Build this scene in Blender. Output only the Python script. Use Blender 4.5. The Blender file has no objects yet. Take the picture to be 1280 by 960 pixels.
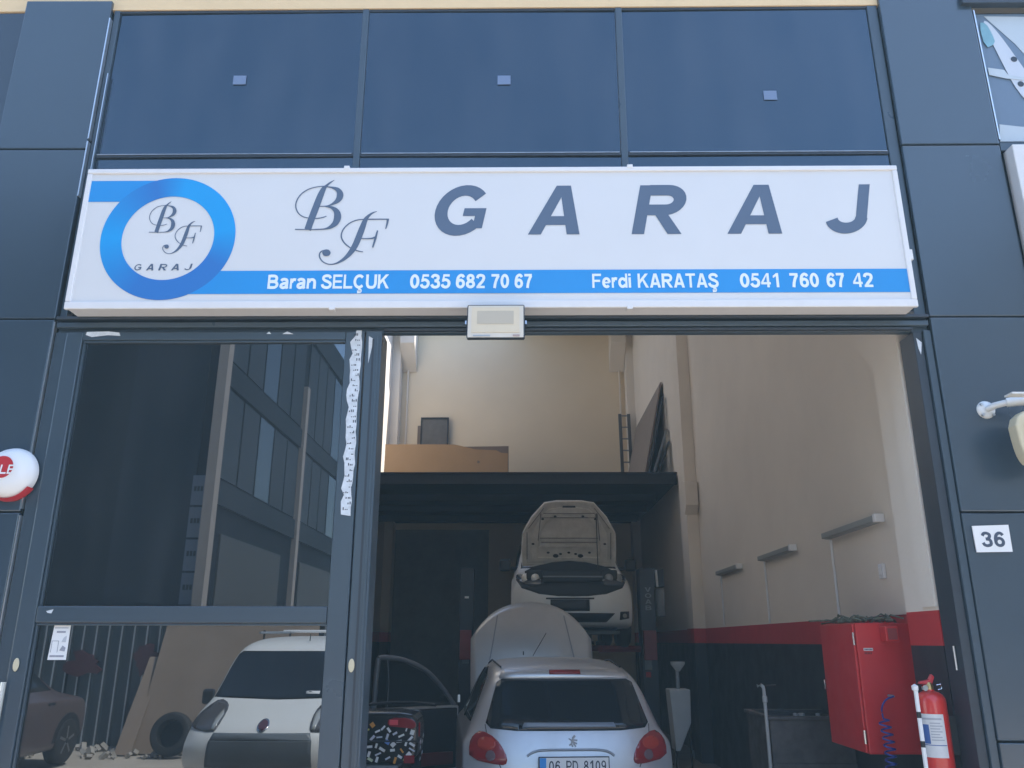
import bpy, bmesh, math, random
from mathutils import Vector, Matrix
from mathutils.bvhtree import BVHTree
R = math.radians
rnd = random.Random(7)
sc = bpy.context.scene
COL = sc.collection

# ------------------------------------------------------------------ camera
cam_d = bpy.data.cameras.new('camera')
cam = bpy.data.objects.new('camera', cam_d); COL.objects.link(cam)
PITCH, YAW, ROLL = R(17.4), R(0.71), R(0.12)
fwd = Vector((-math.sin(YAW)*math.cos(PITCH), math.cos(YAW)*math.cos(PITCH), math.sin(PITCH)))
rt = fwd.cross(Vector((0, 0, 1))).normalized(); up = rt.cross(fwd)
r2 = rt*math.cos(ROLL) + up*math.sin(ROLL); u2 = -rt*math.sin(ROLL) + up*math.cos(ROLL)
cam.matrix_world = Matrix(((r2.x, u2.x, -fwd.x, 0), (r2.y, u2.y, -fwd.y, -4.8), (r2.z, u2.z, -fwd.z, 1.6), (0, 0, 0, 1)))
cam_d.sensor_width = 36; cam_d.lens = 36*1026/1280; cam_d.clip_end = 3000; cam_d.clip_start = .05
sc.camera = cam

# ------------------------------------------------------------------ sky, sun, exposure
SUN_EL, SUN_AZ = R(63), R(74)          # azimuth from +Y towards +X: the sun stands behind the workshop
w = bpy.data.worlds.new('World'); sc.world = w; w.use_nodes = True
wn = w.node_tree.nodes; wl = w.node_tree.links
bg = wn['Background']; sky = wn.new('ShaderNodeTexSky'); sky.sky_type = 'NISHITA'
sky.sun_disc = False; sky.sun_elevation = SUN_EL; sky.sun_rotation = SUN_AZ
sky.air_density = 1.0; sky.dust_density = .7
wl.new(sky.outputs[0], bg.inputs[0]); bg.inputs[1].default_value = .135
sd = bpy.data.lights.new('sun', 'SUN'); sd.energy = 2.9; sd.angle = R(.53); sd.color = (1, .96, .90)
so = bpy.data.objects.new('sun', sd); COL.objects.link(so)
sv = Vector((math.sin(SUN_AZ)*math.cos(SUN_EL), math.cos(SUN_AZ)*math.cos(SUN_EL), math.sin(SUN_EL)))
so.rotation_euler = (-sv).to_track_quat('-Z', 'Y').to_euler(); so.location = (6, 10, 16)
vs = sc.view_settings
vs.view_transform = 'Standard'; vs.look = 'None'; vs.gamma = 1; vs.use_curve_mapping = False
vs.exposure = 2.0
sc.cycles.use_denoising = True
sc.cycles.max_bounces = 10; sc.cycles.diffuse_bounces = 6; sc.cycles.glossy_bounces = 5; sc.cycles.transparent_max_bounces = 12
sc.cycles.sample_clamp_indirect = 6; sc.cycles.caustics_reflective = False; sc.cycles.caustics_refractive = False

# ------------------------------------------------------------------ materials
MATS = {}
def mat(name, c, rough=.5, metal=0., spec=.5, var=0., scale=4., bump=0., bscale=60., coat=0., rvar=0., trans=0., ior=1.5, stretch=None):
    if name in MATS: return MATS[name]
    m = bpy.data.materials.new(name); m.use_nodes = True; MATS[name] = m
    nt = m.node_tree; N = nt.nodes; L = nt.links; p = N['Principled BSDF']
    p.inputs['Base Color'].default_value = (*c, 1); p.inputs['Roughness'].default_value = rough
    p.inputs['Metallic'].default_value = metal; p.inputs['Specular IOR Level'].default_value = spec
    p.inputs['Coat Weight'].default_value = coat; p.inputs['Coat Roughness'].default_value = .06
    p.inputs['Transmission Weight'].default_value = trans; p.inputs['IOR'].default_value = ior
    if var or bump or rvar:
        tc = N.new('ShaderNodeTexCoord'); src = tc.outputs['Object']
        if stretch:
            mp = N.new('ShaderNodeMapping'); mp.inputs['Scale'].default_value = stretch
            L.new(src, mp.inputs[0]); src = mp.outputs[0]
    if var:
        n = N.new('ShaderNodeTexNoise'); n.inputs['Scale'].default_value = scale; n.inputs['Detail'].default_value = 6
        n.inputs['Roughness'].default_value = .65
        L.new(src, n.inputs['Vector'])
        r = N.new('ShaderNodeMapRange'); r.inputs[1].default_value = .15; r.inputs[2].default_value = .85
        r.inputs[3].default_value = 1-var; r.inputs[4].default_value = 1+var
        L.new(n.outputs[0], r.inputs[0])
        mx = N.new('ShaderNodeVectorMath'); mx.operation = 'SCALE'; mx.inputs[0].default_value = c
        L.new(r.outputs[0], mx.inputs['Scale']); L.new(mx.outputs[0], p.inputs['Base Color'])
    if rvar:
        n2 = N.new('ShaderNodeTexNoise'); n2.inputs['Scale'].default_value = scale*1.7; n2.inputs['Detail'].default_value = 5
        L.new(src, n2.inputs['Vector'])
        r = N.new('ShaderNodeMapRange'); r.inputs[1].default_value = .15; r.inputs[2].default_value = .85
        r.inputs[3].default_value = max(.02, rough-rvar); r.inputs[4].default_value = min(1, rough+rvar)
        L.new(n2.outputs[0], r.inputs[0]); L.new(r.outputs[0], p.inputs['Roughness'])
    if bump:
        n3 = N.new('ShaderNodeTexNoise'); n3.inputs['Scale'].default_value = bscale; n3.inputs['Detail'].default_value = 4
        L.new(src, n3.inputs['Vector'])
        b = N.new('ShaderNodeBump'); b.inputs['Strength'].default_value = bump; b.inputs['Distance'].default_value = .02
        L.new(n3.outputs[0], b.inputs['Height']); L.new(b.outputs[0], p.inputs['Normal'])
    return m

def glass_mat(name, tint, ior, wav=.0, gcol=(.93, .96, 1), dust=.035):
    m = bpy.data.materials.new(name); m.use_nodes = True; MATS[name] = m
    N = m.node_tree.nodes; L = m.node_tree.links; N.remove(N['Principled BSDF'])
    out = N['Material Output']; tr = N.new('ShaderNodeBsdfTransparent'); tr.inputs[0].default_value = (*tint, 1)
    gl = N.new('ShaderNodeBsdfGlossy'); gl.inputs['Roughness'].default_value = .008; gl.inputs['Color'].default_value = (*gcol, 1)
    fr = N.new('ShaderNodeFresnel'); fr.inputs[0].default_value = ior
    mx = N.new('ShaderNodeMixShader'); L.new(fr.outputs[0], mx.inputs[0]); L.new(tr.outputs[0], mx.inputs[1]); L.new(gl.outputs[0], mx.inputs[2])
    # a film of dust
    df = N.new('ShaderNodeBsdfDiffuse'); df.inputs[0].default_value = (.45, .48, .52, 1)
    tc = N.new('ShaderNodeTexCoord'); n = N.new('ShaderNodeTexNoise'); n.inputs['Scale'].default_value = 2.2; n.inputs['Detail'].default_value = 7
    mr = N.new('ShaderNodeMapRange'); mr.inputs[1].default_value = .35; mr.inputs[2].default_value = .75; mr.inputs[3].default_value = .005; mr.inputs[4].default_value = dust
    mp = N.new('ShaderNodeMapping'); mp.inputs['Scale'].default_value = (1.6, 1, .45); L.new(tc.outputs['Object'], mp.inputs[0])
    L.new(mp.outputs[0], n.inputs['Vector']); L.new(n.outputs[0], mr.inputs[0])
    m2 = N.new('ShaderNodeMixShader'); L.new(mr.outputs[0], m2.inputs[0]); L.new(mx.outputs[0], m2.inputs[1]); L.new(df.outputs[0], m2.inputs[2])
    if wav:
        nb = N.new('ShaderNodeTexNoise'); nb.inputs['Scale'].default_value = 1.3; nb.inputs['Detail'].default_value = 1
        bp = N.new('ShaderNodeBump'); bp.inputs['Strength'].default_value = wav; bp.inputs['Distance'].default_value = .01
        L.new(tc.outputs['Object'], nb.inputs['Vector']); L.new(nb.outputs[0], bp.inputs['Height']); L.new(bp.outputs[0], gl.inputs['Normal'])
    L.new(m2.outputs[0], out.inputs[0]); return m

# facade
CLAD = mat('anthracite_cladding', (.036, .056, .078), .25, .0, .9, var=.07, scale=1.1, rvar=.045, bump=.004, bscale=1.6)
FRAME = mat('slate_frame_paint', (.046, .068, .090), .30, 0, .6, var=.05, scale=2, rvar=.05)
FRAMED = mat('dark_frame_paint', (.028, .036, .048), .45, 0, .5, var=.2, scale=6)
GAP = mat('joint_black', (.012, .014, .018), .8)
STEEL = mat('bright_metal_and_glint', (.62, .64, .66), .3, .9)
CREAMR = mat('cream_render', (.80, .58, .33), .85, var=.08, scale=3, bump=.15, bscale=90)
GLASS = glass_mat('upper_tinted_glass', (.02, .03, .045), 1.95, .05, (.62, .82, 1), .05)
GLASSD = glass_mat('door_tinted_glass', (.014, .020, .028), 2.35, .02, (.86, .94, 1))
# sign
SIGNW = mat('sign_white_vinyl', (.69, .687, .685), .38, 0, .5, var=.03, scale=1.3, bump=.06, bscale=2.2)
SIGNF = mat('sign_white_profile', (.74, .73, .73), .4, 0, .5, var=.05, scale=9)
INK = mat('sign_slate_print', (.090, .128, .195), .45, var=.05, scale=3)
BLUE = mat('sign_blue_print', (.012, .27, .66), .42, var=.06, scale=2)
WTXT = mat('sign_white_print', (.78, .84, .88), .45)
BLACKTXT = mat('black_print', (.03, .035, .05), .5)
WHITEP = mat('white_plate', (.78, .79, .80), .4, var=.03, scale=10)
# interior
WALL = mat('cream_wall_paint', (.79, .725, .64), .8, var=.09, scale=.7, bump=.08, bscale=30)
WALLB = mat('back_wall_plaster', (.80, .68, .50), .85, var=.06, scale=.9, bump=.06, bscale=40)
RED = mat('red_wall_paint', (.50, .030, .034), .5, var=.12, scale=4)
DADO = mat('black_wall_paint', (.022, .027, .034), .5, var=.35, scale=2.5, rvar=.1)
CONC = mat('concrete_floor', (.24, .22, .20), .6, var=.3, scale=1.5, bump=.1, bscale=20, rvar=.15)
CEIL = mat('grey_ceiling', (.45, .43, .40), .8, var=.06)
MEZZ = mat('dark_mezzanine_steel', (.018, .024, .030), .5, var=.3, scale=2)
CARDB = mat('brown_cardboard', (.42, .27, .145), .85, var=.07, scale=2.5, bump=.05, bscale=30)
CARDD = mat('grey_cardboard', (.22, .17, .14), .85, var=.12, scale=3)
# vehicles
SILVER = mat('silver_car_paint', (.56, .568, .58), .36, .5, .5, var=.09, scale=3.5, coat=.4, rvar=.08)
WHITEC = mat('white_car_paint', (.78, .79, .78), .35, 0, .5, var=.06, scale=3, coat=.4)
VANW = mat('white_van_paint', (.74, .74, .72), .35, 0, .5, var=.05, scale=3, coat=.4)
BURG = mat('burgundy_car_paint', (.115, .085, .085), .38, .2, .5, var=.06, coat=.5)
CGLASS = mat('dark_car_glass', (.012, .016, .02), .06, 0, .6, rvar=.03, scale=3)
BLKP = mat('black_plastic', (.02, .022, .026), .5, 0, .4, var=.2, scale=8)
DGREYP = mat('grey_bumper_plastic', (.075, .085, .095), .5, 0, .4, var=.12, scale=5)
REDL = mat('red_lamp_lens', (.27, .018, .022), .15, 0, .6, coat=.6, var=.15, scale=20)
CLEARL = mat('clear_lamp_lens', (.55, .55, .52), .12, .3, .6, coat=.6)
CHROME = mat('chrome', (.75, .75, .75), .15, 1)
RUBBER = mat('tyre_rubber', (.022, .022, .023), .75, var=.2, scale=12)
ALLOY = mat('wheel_alloy', (.30, .31, .32), .35, .8)
HOODIN = mat('dusty_hood_underside', (.60, .58, .54), .7, var=.25, scale=7, rvar=.1)
GRIME = mat('grimy_steel', (.10, .095, .095), .55, .4, var=.5, scale=6, rvar=.15)
LIFTB = mat('dark_lift_paint', (.018, .026, .042), .45, var=.25, scale=5)
GREYM = mat('grey_motor_paint', (.22, .24, .26), .45, var=.15, scale=8)
REDP = mat('red_enamel', (.56, .028, .030), .38, 0, .5, var=.10, scale=5, rvar=.08)
REDX = mat('red_extinguisher_paint', (.62, .035, .028), .28, 0, .5, var=.06, scale=6, coat=.4)
BRASS = mat('brass', (.55, .38, .16), .35, .9)
BLUEH = mat('blue_hose_plastic', (.02, .05, .30), .35)
BEIGE = mat('aged_beige_plastic', (.62, .55, .38), .5, var=.06, scale=9)
GREYL = mat('grey_lamp_cover', (.40, .42, .42), .5, var=.08, scale=9)
FLOODF = mat('flood_reflector', (.70, .58, .40), .45, 0, .5, var=.04, scale=8)
FLOODC = mat('flood_led_panel', (.52, .44, .32), .5, var=.03)
# street
ASPH = mat('sunlit_concrete_paving', (.40, .35, .29), .9, var=.25, scale=1.2, bump=.3, bscale=40)
SHEET = mat('blue_grey_sheet_steel', (.055, .07, .085), .45, .3, .5, var=.25, scale=2)
RIBL = mat('lit_sheet_rib', (.42, .44, .46), .5)
PLY = mat('weathered_plywood', (.27, .20, .145), .8, var=.2, scale=1.6)
OPPD = mat('dark_block_cladding', (.010, .014, .020), .8, 0, .15, var=.15)
OPPM = mat('mid_block_cladding', (.022, .030, .040), .7, 0, .2, var=.12)
OPPG = mat('block_window_glass', (.02, .03, .04), .08, 0, .8)
OPPB = mat('block_blind', (.034, .044, .056), .6, 0, .25, var=.1)
OPPS = mat('block_shutter', (.050, .048, .046), .6, var=.1)
POST = mat('beige_corner_trim', (.34, .29, .25), .6, var=.08)
PALES = mat('pale_banner', (.16, .19, .24), .7)

# ------------------------------------------------------------------ mesh helpers
OFF = {}
class MB:
    def __init__(s): s.v = []; s.f = []; s.mi = []; s.cur = 0
    def add(s, vs, fs):
        b = len(s.v); s.v += [tuple(p) for p in vs]
        for f in fs: s.f.append(tuple(b+i for i in f)); s.mi.append(s.cur)
        return s
    def box(s, x0, x1, y0, y1, z0, z1):
        return s.add([(x0,y0,z0),(x1,y0,z0),(x1,y1,z0),(x0,y1,z0),(x0,y0,z1),(x1,y0,z1),(x1,y1,z1),(x0,y1,z1)],
                     [(0,3,2,1),(4,5,6,7),(0,1,5,4),(1,2,6,5),(2,3,7,6),(3,0,4,7)])
    def obox(s, c, ax, ay, az):
        c, ax, ay, az = map(Vector, (c, ax, ay, az)); vs = []
        for k in (-1, 1):
            for i, j in ((-1,-1),(1,-1),(1,1),(-1,1)): vs.append(c+ax*i+ay*j+az*k)
        return s.add(vs, [(0,3,2,1),(4,5,6,7),(0,1,5,4),(1,2,6,5),(2,3,7,6),(3,0,4,7)])
    def tube(s, pts, r, n=8, caps=True, radii=None):
        pts = [Vector(p) for p in pts]; vs = []; N = len(pts); ref = None
        for i, p in enumerate(pts):
            d = (pts[min(i+1,N-1)] - pts[max(i-1,0)]).normalized()
            if ref is None: ref = Vector((0,0,1)) if abs(d.z) < .9 else Vector((1,0,0))
            a = d.cross(ref).normalized(); b = d.cross(a).normalized(); ref = b.cross(d) if False else ref
            rr = radii[i] if radii else r
            for k in range(n):
                t = 2*math.pi*k/n; vs.append(p + a*math.cos(t)*rr + b*math.sin(t)*rr)
        fs = [(i*n+k, i*n+(k+1)%n, (i+1)*n+(k+1)%n, (i+1)*n+k) for i in range(N-1) for k in range(n)]
        if caps: fs += [tuple(range(n-1,-1,-1)), tuple((N-1)*n+k for k in range(n))]
        return s.add(vs, fs)
    def lathe(s, prof, c, axis='z', n=24):
        c = Vector(c); vs = []; P = len(prof)
        for r, h in prof:
            for k in range(n):
                t = 2*math.pi*k/n; a, b = r*math.cos(t), r*math.sin(t)
                vs.append(c + (Vector((a,b,h)) if axis == 'z' else Vector((h,a,b)) if axis == 'x' else Vector((a,h,b))))
        fs = [(i*n+k, i*n+(k+1)%n, (i+1)*n+(k+1)%n, (i+1)*n+k) for i in range(P-1) for k in range(n)]
        fs += [tuple(range(n-1,-1,-1)), tuple((P-1)*n+k for k in range(n))]
        return s.add(vs, fs)
    def prism(s, poly, axis, lo, hi):
        n = len(poly)
        def P(a, b, h): return (h,a,b) if axis == 'x' else (a,h,b) if axis == 'y' else (a,b,h)
        vs = [P(a,b,lo) for a,b in poly] + [P(a,b,hi) for a,b in poly]
        return s.add(vs, [tuple(range(n-1,-1,-1)), tuple(range(n,2*n))] + [(i,(i+1)%n,n+(i+1)%n,n+i) for i in range(n)])
    def build(s, name, mats, parent=None, smooth=0, bevel=0, seg=2, label=None, cat=None, group=None, kind=None, base=None, sub=0):
        off = OFF.get(parent, Vector((0,0,0))) if parent else (Vector(base) if base else Vector((0,0,0)))
        me = bpy.data.meshes.new(name)
        me.from_pydata([(x-off.x, y-off.y, z-off.z) for x,y,z in s.v], [], s.f)
        mats = mats if isinstance(mats, (list, tuple)) else [mats]
        for m in mats: me.materials.append(m)
        if len(mats) > 1: me.polygons.foreach_set('material_index', s.mi)
        bm = bmesh.new(); bm.from_mesh(me); bmesh.ops.recalc_face_normals(bm, faces=bm.faces); bm.to_mesh(me); bm.free()
        if smooth:
            me.polygons.foreach_set('use_smooth', [True]*len(me.polygons))
            me.set_sharp_from_angle(angle=R(smooth))
        o = bpy.data.objects.new(name, me); COL.objects.link(o)
        if parent: o.parent = parent; OFF[o] = off
        elif base: o.location = base; OFF[o] = off
        if sub:
            md = o.modifiers.new('sub', 'SUBSURF'); md.levels = sub; md.render_levels = sub
        if bevel:
            md = o.modifiers.new('bevel', 'BEVEL'); md.width = bevel; md.segments = seg; md.limit_method = 'ANGLE'; md.angle_limit = R(40)
        tag(o, label, cat, group, kind)
        return o
def tag(o, label=None, cat=None, group=None, kind=None):
    if label: o['label'] = label
    if cat: o['category'] = cat
    if group: o['group'] = group
    if kind: o['kind'] = kind
    return o
def thing(name, label, cat, loc=(0,0,0), rotz=0, group=None, local=False):
    o = bpy.data.objects.new(name, None); COL.objects.link(o); o.empty_display_size = .2
    o.location = loc; o.rotation_euler = (0, 0, rotz); tag(o, label, cat, group)
    OFF[o] = Vector((0,0,0)) if local else Vector(loc)
    return o
def B(name, m, parent, *a, bevel=0., **k):
    return MB().box(*a).build(name, m, parent, bevel=bevel, **k)
def cr(pts, n=6):
    """Catmull-Rom through points of any dimension"""
    out = []; N = len(pts)
    for i in range(N-1):
        p0, p1, p2, p3 = pts[max(i-1,0)], pts[i], pts[i+1], pts[min(i+2,N-1)]
        for k in range(n):
            t = k/n
            out.append(tuple(.5*(2*b+(c-a)*t+(2*a-5*b+4*c-d)*t*t+(-a+3*b-3*c+d)*t**3) for a,b,c,d in zip(p0,p1,p2,p3)))
    out.append(tuple(pts[-1])); return out
def chaikin(poly, n=2):
    for _ in range(n):
        q = []
        for i in range(len(poly)):
            a, b = poly[i], poly[(i+1) % len(poly)]
            q += [(a[0]*.75+b[0]*.25, a[1]*.75+b[1]*.25), (a[0]*.25+b[0]*.75, a[1]*.25+b[1]*.75)]
        poly = q
    return poly
_cap = {}
def text_mesh(s, bold=0., extrude=.0):
    cu = bpy.data.curves.new('t', 'FONT'); cu.body = s; cu.size = 1; cu.offset = bold; cu.extrude = extrude; cu.resolution_u = 5
    ob = bpy.data.objects.new('t', cu); COL.objects.link(ob)
    dg = bpy.context.evaluated_depsgraph_get(); me = bpy.data.meshes.new_from_object(ob.evaluated_get(dg))
    vs = [tuple(v.co) for v in me.vertices]; fs = [tuple(p.vertices) for p in me.polygons]
    bpy.data.objects.remove(ob); bpy.data.curves.remove(cu); bpy.data.meshes.remove(me)
    return vs, fs
def cap_h(bold):
    if bold not in _cap:
        vs, _ = text_mesh('H', bold); _cap[bold] = (min(v[1] for v in vs), max(v[1] for v in vs))
    return _cap[bold]
def text(name, s, m, parent, x0, x1, z0, z1, y, shear=0., bold=.0, thick=.0012, facing='-y', mirror=False):
    """a word of flat print standing on the plane y, cap height z0..z1, width x0..x1"""
    vs, fs = text_mesh(s, bold, .5)
    lo, hi = cap_h(bold); k = (z1-z0)/(hi-lo)
    pts = [(a + shear*(b-lo)*k, z0+(b-lo)*k, c) for a, b, c in vs]
    pts = [(a*1.0, b, c) for a, b, c in pts]
    ua = [v[0] + shear*(v[1]-lo) for v in vs]
    amin, amax = min(ua), max(ua)
    mb = MB(); q = []
    for (a, b, c), ux in zip(vs, ua):
        t = (ux-amin)/(amax-amin)
        if mirror: t = 1-t
        X = x0 + t*(x1-x0); Z = z0+(b-lo)*k
        if facing == '-y': q.append((X, y - (c+.5)*thick, Z))
        elif facing == '-x': q.append((y - (c+.5)*thick, -X, Z))
        elif facing == '+y': q.append((-X, y + (c+.5)*thick, Z))
    mb.add(q, fs); return mb.build(name, m, parent)
def strokes_mesh(strokes, fn, y, dy=.0004, thick=.001):
    """calligraphic strokes: each a list of (u, v, width); fn maps u,v to the sign plane"""
    mb = MB()
    for si, st in enumerate(strokes):
        pts = cr(st, 8) if len(st) > 2 else st
        n = len(pts); L = []; Rr = []
        for i, p in enumerate(pts):
            a, b = pts[max(i-1,0)], pts[min(i+1,n-1)]
            dx, dv = b[0]-a[0], b[1]-a[1]; l = math.hypot(dx, dv) or 1
            nx, nv = -dv/l, dx/l; hw = max(p[2], 1)*.5
            L.append(fn(p[0]+nx*hw, p[1]+nv*hw)); Rr.append(fn(p[0]-nx*hw, p[1]-nv*hw))
        yy = y - si*dy
        vs = [(x,yy,z) for x,z in L] + [(x,yy,z) for x,z in Rr]
        mb.add(vs, [(i, i+1, n+i+1, n+i) for i in range(n-1)])
    return mb

# grotesque letters drawn as polygons and strokes in a box one unit high
def arc(cx, cy, rx, ry, a0, a1, n=18): return [(cx+rx*math.cos(R(a0+(a1-a0)*k/n)), cy+ry*math.sin(R(a0+(a1-a0)*k/n))) for k in range(n+1)]
def rect(x0, x1, y0, y1): return ('p', [(x0,y0),(x1,y0),(x1,y1),(x0,y1)])
def bowl(x, y0, y1, cx, rx): m_ = (y0+y1)/2; return ('s', [(x,y1)]+arc(cx, m_, rx, (y1-y0)/2, 90, -90, 14)+[(x,y0)])
SW = .185
def ST(*p): return ('c', list(p))
GL = {
 'A': (1.0, [('p',[(0,0),(.25,0),(.5,.76),(.5,1),(.36,1)]),('p',[(1,0),(.64,1),(.5,1),(.5,.76),(.75,0)]),('p',[(.31,.19),(.69,.19),(.631,.37),(.369,.37)])]),
 'B': (.95, [rect(0,.21,0,1), bowl(.2,.53,.91,.52,.26), bowl(.2,.09,.50,.55,.30)]),
 'C': (1.0, [('s', arc(.5,.5,.40,.41,42,318,26))]),
 'D': (.97, [rect(0,.21,0,1), bowl(.2,.09,.91,.48,.39)]),
 'E': (.86, [rect(0,.22,0,1), rect(.22,.96,.83,1), rect(.22,.9,.42,.58), rect(.22,1,0,.17)]),
 'F': (.80, [rect(0,.24,0,1), rect(.24,1,.83,1), rect(.24,.88,.41,.57)]),
 'G': (1.05, [('s', arc(.5,.5,.40,.41,40,322,26)), rect(.54,.97,.38,.54), rect(.78,.97,.13,.38)]),
 'H': (.93, [rect(0,.22,0,1), rect(.78,1,0,1), rect(.22,.78,.42,.60)]),
 'J': (.78, [rect(.70,1,.30,1), ('s', arc(.45,.32,.40,.215,0,-168,18))]),
 'K': (1.0, [rect(0,.21,0,1), ('p',[(.21,.28),(.21,.56),(.68,1),(.97,1),(.44,.50)]), ('p',[(.37,.575),(.51,.68),(1,0),(.73,0)])]),
 'L': (.80, [rect(0,.24,0,1), rect(.24,1,0,.18)]),
 'P': (.92, [rect(0,.22,0,1), bowl(.2,.44,.91,.55,.34)]),
 'R': (1.0, [rect(0,.25,0,1), bowl(.2,.49,.895,.59,.27), ('p',[(.38,.42),(.62,.45),(1,0),(.72,0)])]),
 'S': (.92, [ST((.86,.73),(.76,.87),(.5,.92),(.22,.86),(.16,.71),(.33,.58),(.65,.48),(.86,.35),(.83,.17),(.62,.08),(.36,.09),(.14,.18),(.08,.32))]),
 'T': (.88, [rect(0,1,.83,1), rect(.38,.62,0,.83)]),
 'U': (.97, [ST((.12,1),(.12,.6),(.13,.33),(.25,.13),(.5,.08),(.75,.13),(.87,.33),(.88,.6),(.88,1))]),
 '0': (.72, [('s', arc(.5,.5,.36,.41,0,360,28))]),
 '1': (.72, [rect(.48,.76,0,1), ('p',[(.14,.64),(.48,.78),(.48,.97),(.14,.81)])]),
 '2': (.74, [ST((.13,.70),(.22,.86),(.5,.91),(.80,.84),(.84,.67),(.68,.47),(.40,.27),(.24,.12)), rect(.04,.97,0,.17)]),
 '3': (.74, [ST((.13,.74),(.26,.88),(.5,.92),(.77,.84),(.79,.68),(.62,.55),(.40,.53)), ST((.45,.52),(.74,.48),(.86,.33),(.80,.15),(.5,.08),(.24,.13),(.10,.28))]),
 '4': (.76, [rect(.60,.85,0,1), rect(0,.60,.21,.37), rect(.85,1,.21,.37), ('p',[(0,.37),(.24,.37),(.60,.83),(.60,1)])]),
 '5': (.74, [rect(.22,.92,.83,1), ('p',[(.22,.95),(.40,.95),(.33,.48),(.08,.46)]), ST((.16,.53),(.36,.60),(.62,.58),(.84,.45),(.85,.27),(.72,.13),(.48,.08),(.22,.14),(.09,.28))]),
 '6': (.74, [('s', arc(.5,.33,.35,.245,0,360,26)), ST((.87,.77),(.74,.89),(.52,.92),(.28,.80),(.17,.58),(.15,.36))]),
 '7': (.74, [rect(.04,.96,.82,1), ST((.87,.88),(.65,.62),(.49,.32),(.42,0))]),
 '8': (.74, [('s', arc(.5,.725,.29,.19,0,360,22)), ('s', arc(.5,.285,.36,.20,0,360,24))]),
 '9': (.74, [('s', arc(.5,.67,.35,.245,0,360,26)), ST((.13,.23),(.26,.11),(.48,.08),(.72,.20),(.83,.42),(.85,.64))]),
 'a': (.74, [ST((.13,.55),(.26,.65),(.52,.67),(.76,.60),(.80,.42),(.80,.15),(.86,0)), ST((.80,.40),(.45,.37),(.18,.29),(.14,.15),(.35,.07),(.62,.12),(.80,.27))]),
 'd': (.80, [rect(.76,1,0,1), ('s', arc(.46,.36,.34,.28,25,335,24))]),
 'e': (.74, [('p',[(.15,.31),(.86,.31),(.86,.43),(.15,.43)]), ('s', arc(.5,.36,.36,.29,2,318,26))]),
 'i': (.22, [rect(0,1,0,.72), rect(0,1,.84,1)]),
 'n': (.76, [rect(0,.26,0,.73), ST((.20,.46),(.40,.63),(.66,.64),(.84,.52),(.87,.32),(.87,0))]),
 'r': (.50, [rect(0,.36,0,.73), ST((.28,.44),(.45,.60),(.68,.65),(.98,.62))]),
}
CED = [('p',[(.46,.02),(.60,.02),(.56,-.08),(.42,-.08)]), ST((.46,-.07),(.64,-.12),(.62,-.22),(.36,-.24))]
GL['Ç'] = (GL['C'][0], GL['C'][1]+CED); GL['Ş'] = (GL['S'][0], GL['S'][1]+CED)
def gtext(name, s, m, parent, x0, x1, z0, z1, y, shear=0., sw=SW, gap=.13):
    tot = sum(GL[c][0] for c in s) + gap*(len(s)-1); h = z1-z0
    kx = (x1-x0-shear*h)/tot; mb = MB(); pen = 0; lay = 0
    for c in s:
        wd, prims = GL[c]
        F_ = lambda u, v: (x0 + (pen+u*wd)*kx + shear*v*h, z0 + v*h)
        for pr in prims:
            yy = y - .0006 - .0003*(lay % 5); lay += 1
            if pr[0] == 'p': mb.add([(a, yy, b) for a, b in (F_(u, v) for u, v in pr[1])], [tuple(range(len(pr[1])))])
            else:
                q = pr[1] if pr[0] == 's' else cr(pr[1], 5)
                q = [(u*wd, v) for u, v in q]; n_ = len(q); Lf = []; Rf = []
                closed = math.hypot(q[0][0]-q[-1][0], q[0][1]-q[-1][1]) < 1e-6
                hw = sw*.5
                for i, p in enumerate(q):
                    a, b = (q[-2], q[1]) if closed and i in (0, n_-1) else (q[max(i-1,0)], q[min(i+1,n_-1)])
                    dx, dv = b[0]-a[0], b[1]-a[1]; l = math.hypot(dx, dv) or 1
                    nx, nv = -dv/l*hw*1.08, dx/l*hw*.92
                    Lf.append(F_((p[0]+nx)/wd, p[1]+nv)); Rf.append(F_((p[0]-nx)/wd, p[1]-nv))
                mb.add([(a,yy,b) for a,b in Lf]+[(a,yy,b) for a,b in Rf], [(i,i+1,n_+i+1,n_+i) for i in range(n_-1)])
        pen += wd + gap
    return mb.build(name, m, parent)

# ================================================================== SETTING
g = MB(); g.add([(-300,-300,-.02),(300,-300,-.02),(300,300,-.02),(-300,300,-.02)], [(0,1,2,3)]); g.build('street_ground', ASPH, kind='structure')
B('garage_floor', CONC, None, -3.05, 2.62, .02, 13.9, -.015, .012, kind='structure')

# ------------------------------------------------------------------ the workshop building
bld = thing('workshop_building', 'workshop front with dark panel pillars, tinted upper windows and wide garage opening', 'building', (0, 0, 0))
ZJ = [0.02, 1.09, 2.32, 3.54, 4.78, 6.02]
for px0, px1 in ((-3.575, -2.955), (2.552, 3.2)):
    B('pillar_core', GAP, bld, px0+.012, px1-.012, .035, .40, 0, 6.4)
    for i in range(5):
        x0, x1 = px0, px1; z0, z1 = ZJ[i]+.005, ZJ[i+1]-.005
        t1, t2 = rnd.uniform(-.0025,.0025), rnd.uniform(-.002,.002)
        m = MB(); m.add([(x0,t1,z0),(x1,-t1,z0),(x1,-t1+t2,z1),(x0,t1+t2,z1),(x0,.033,z0),(x1,.033,z0),(x1,.033,z1),(x0,.033,z1)],
                        [(0,1,2,3),(4,7,6,5),(0,4,5,1),(1,5,6,2),(2,6,7,3),(3,7,4,0)])
        m.build('cladding_panel', CLAD, bld, bevel=.006)
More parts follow.
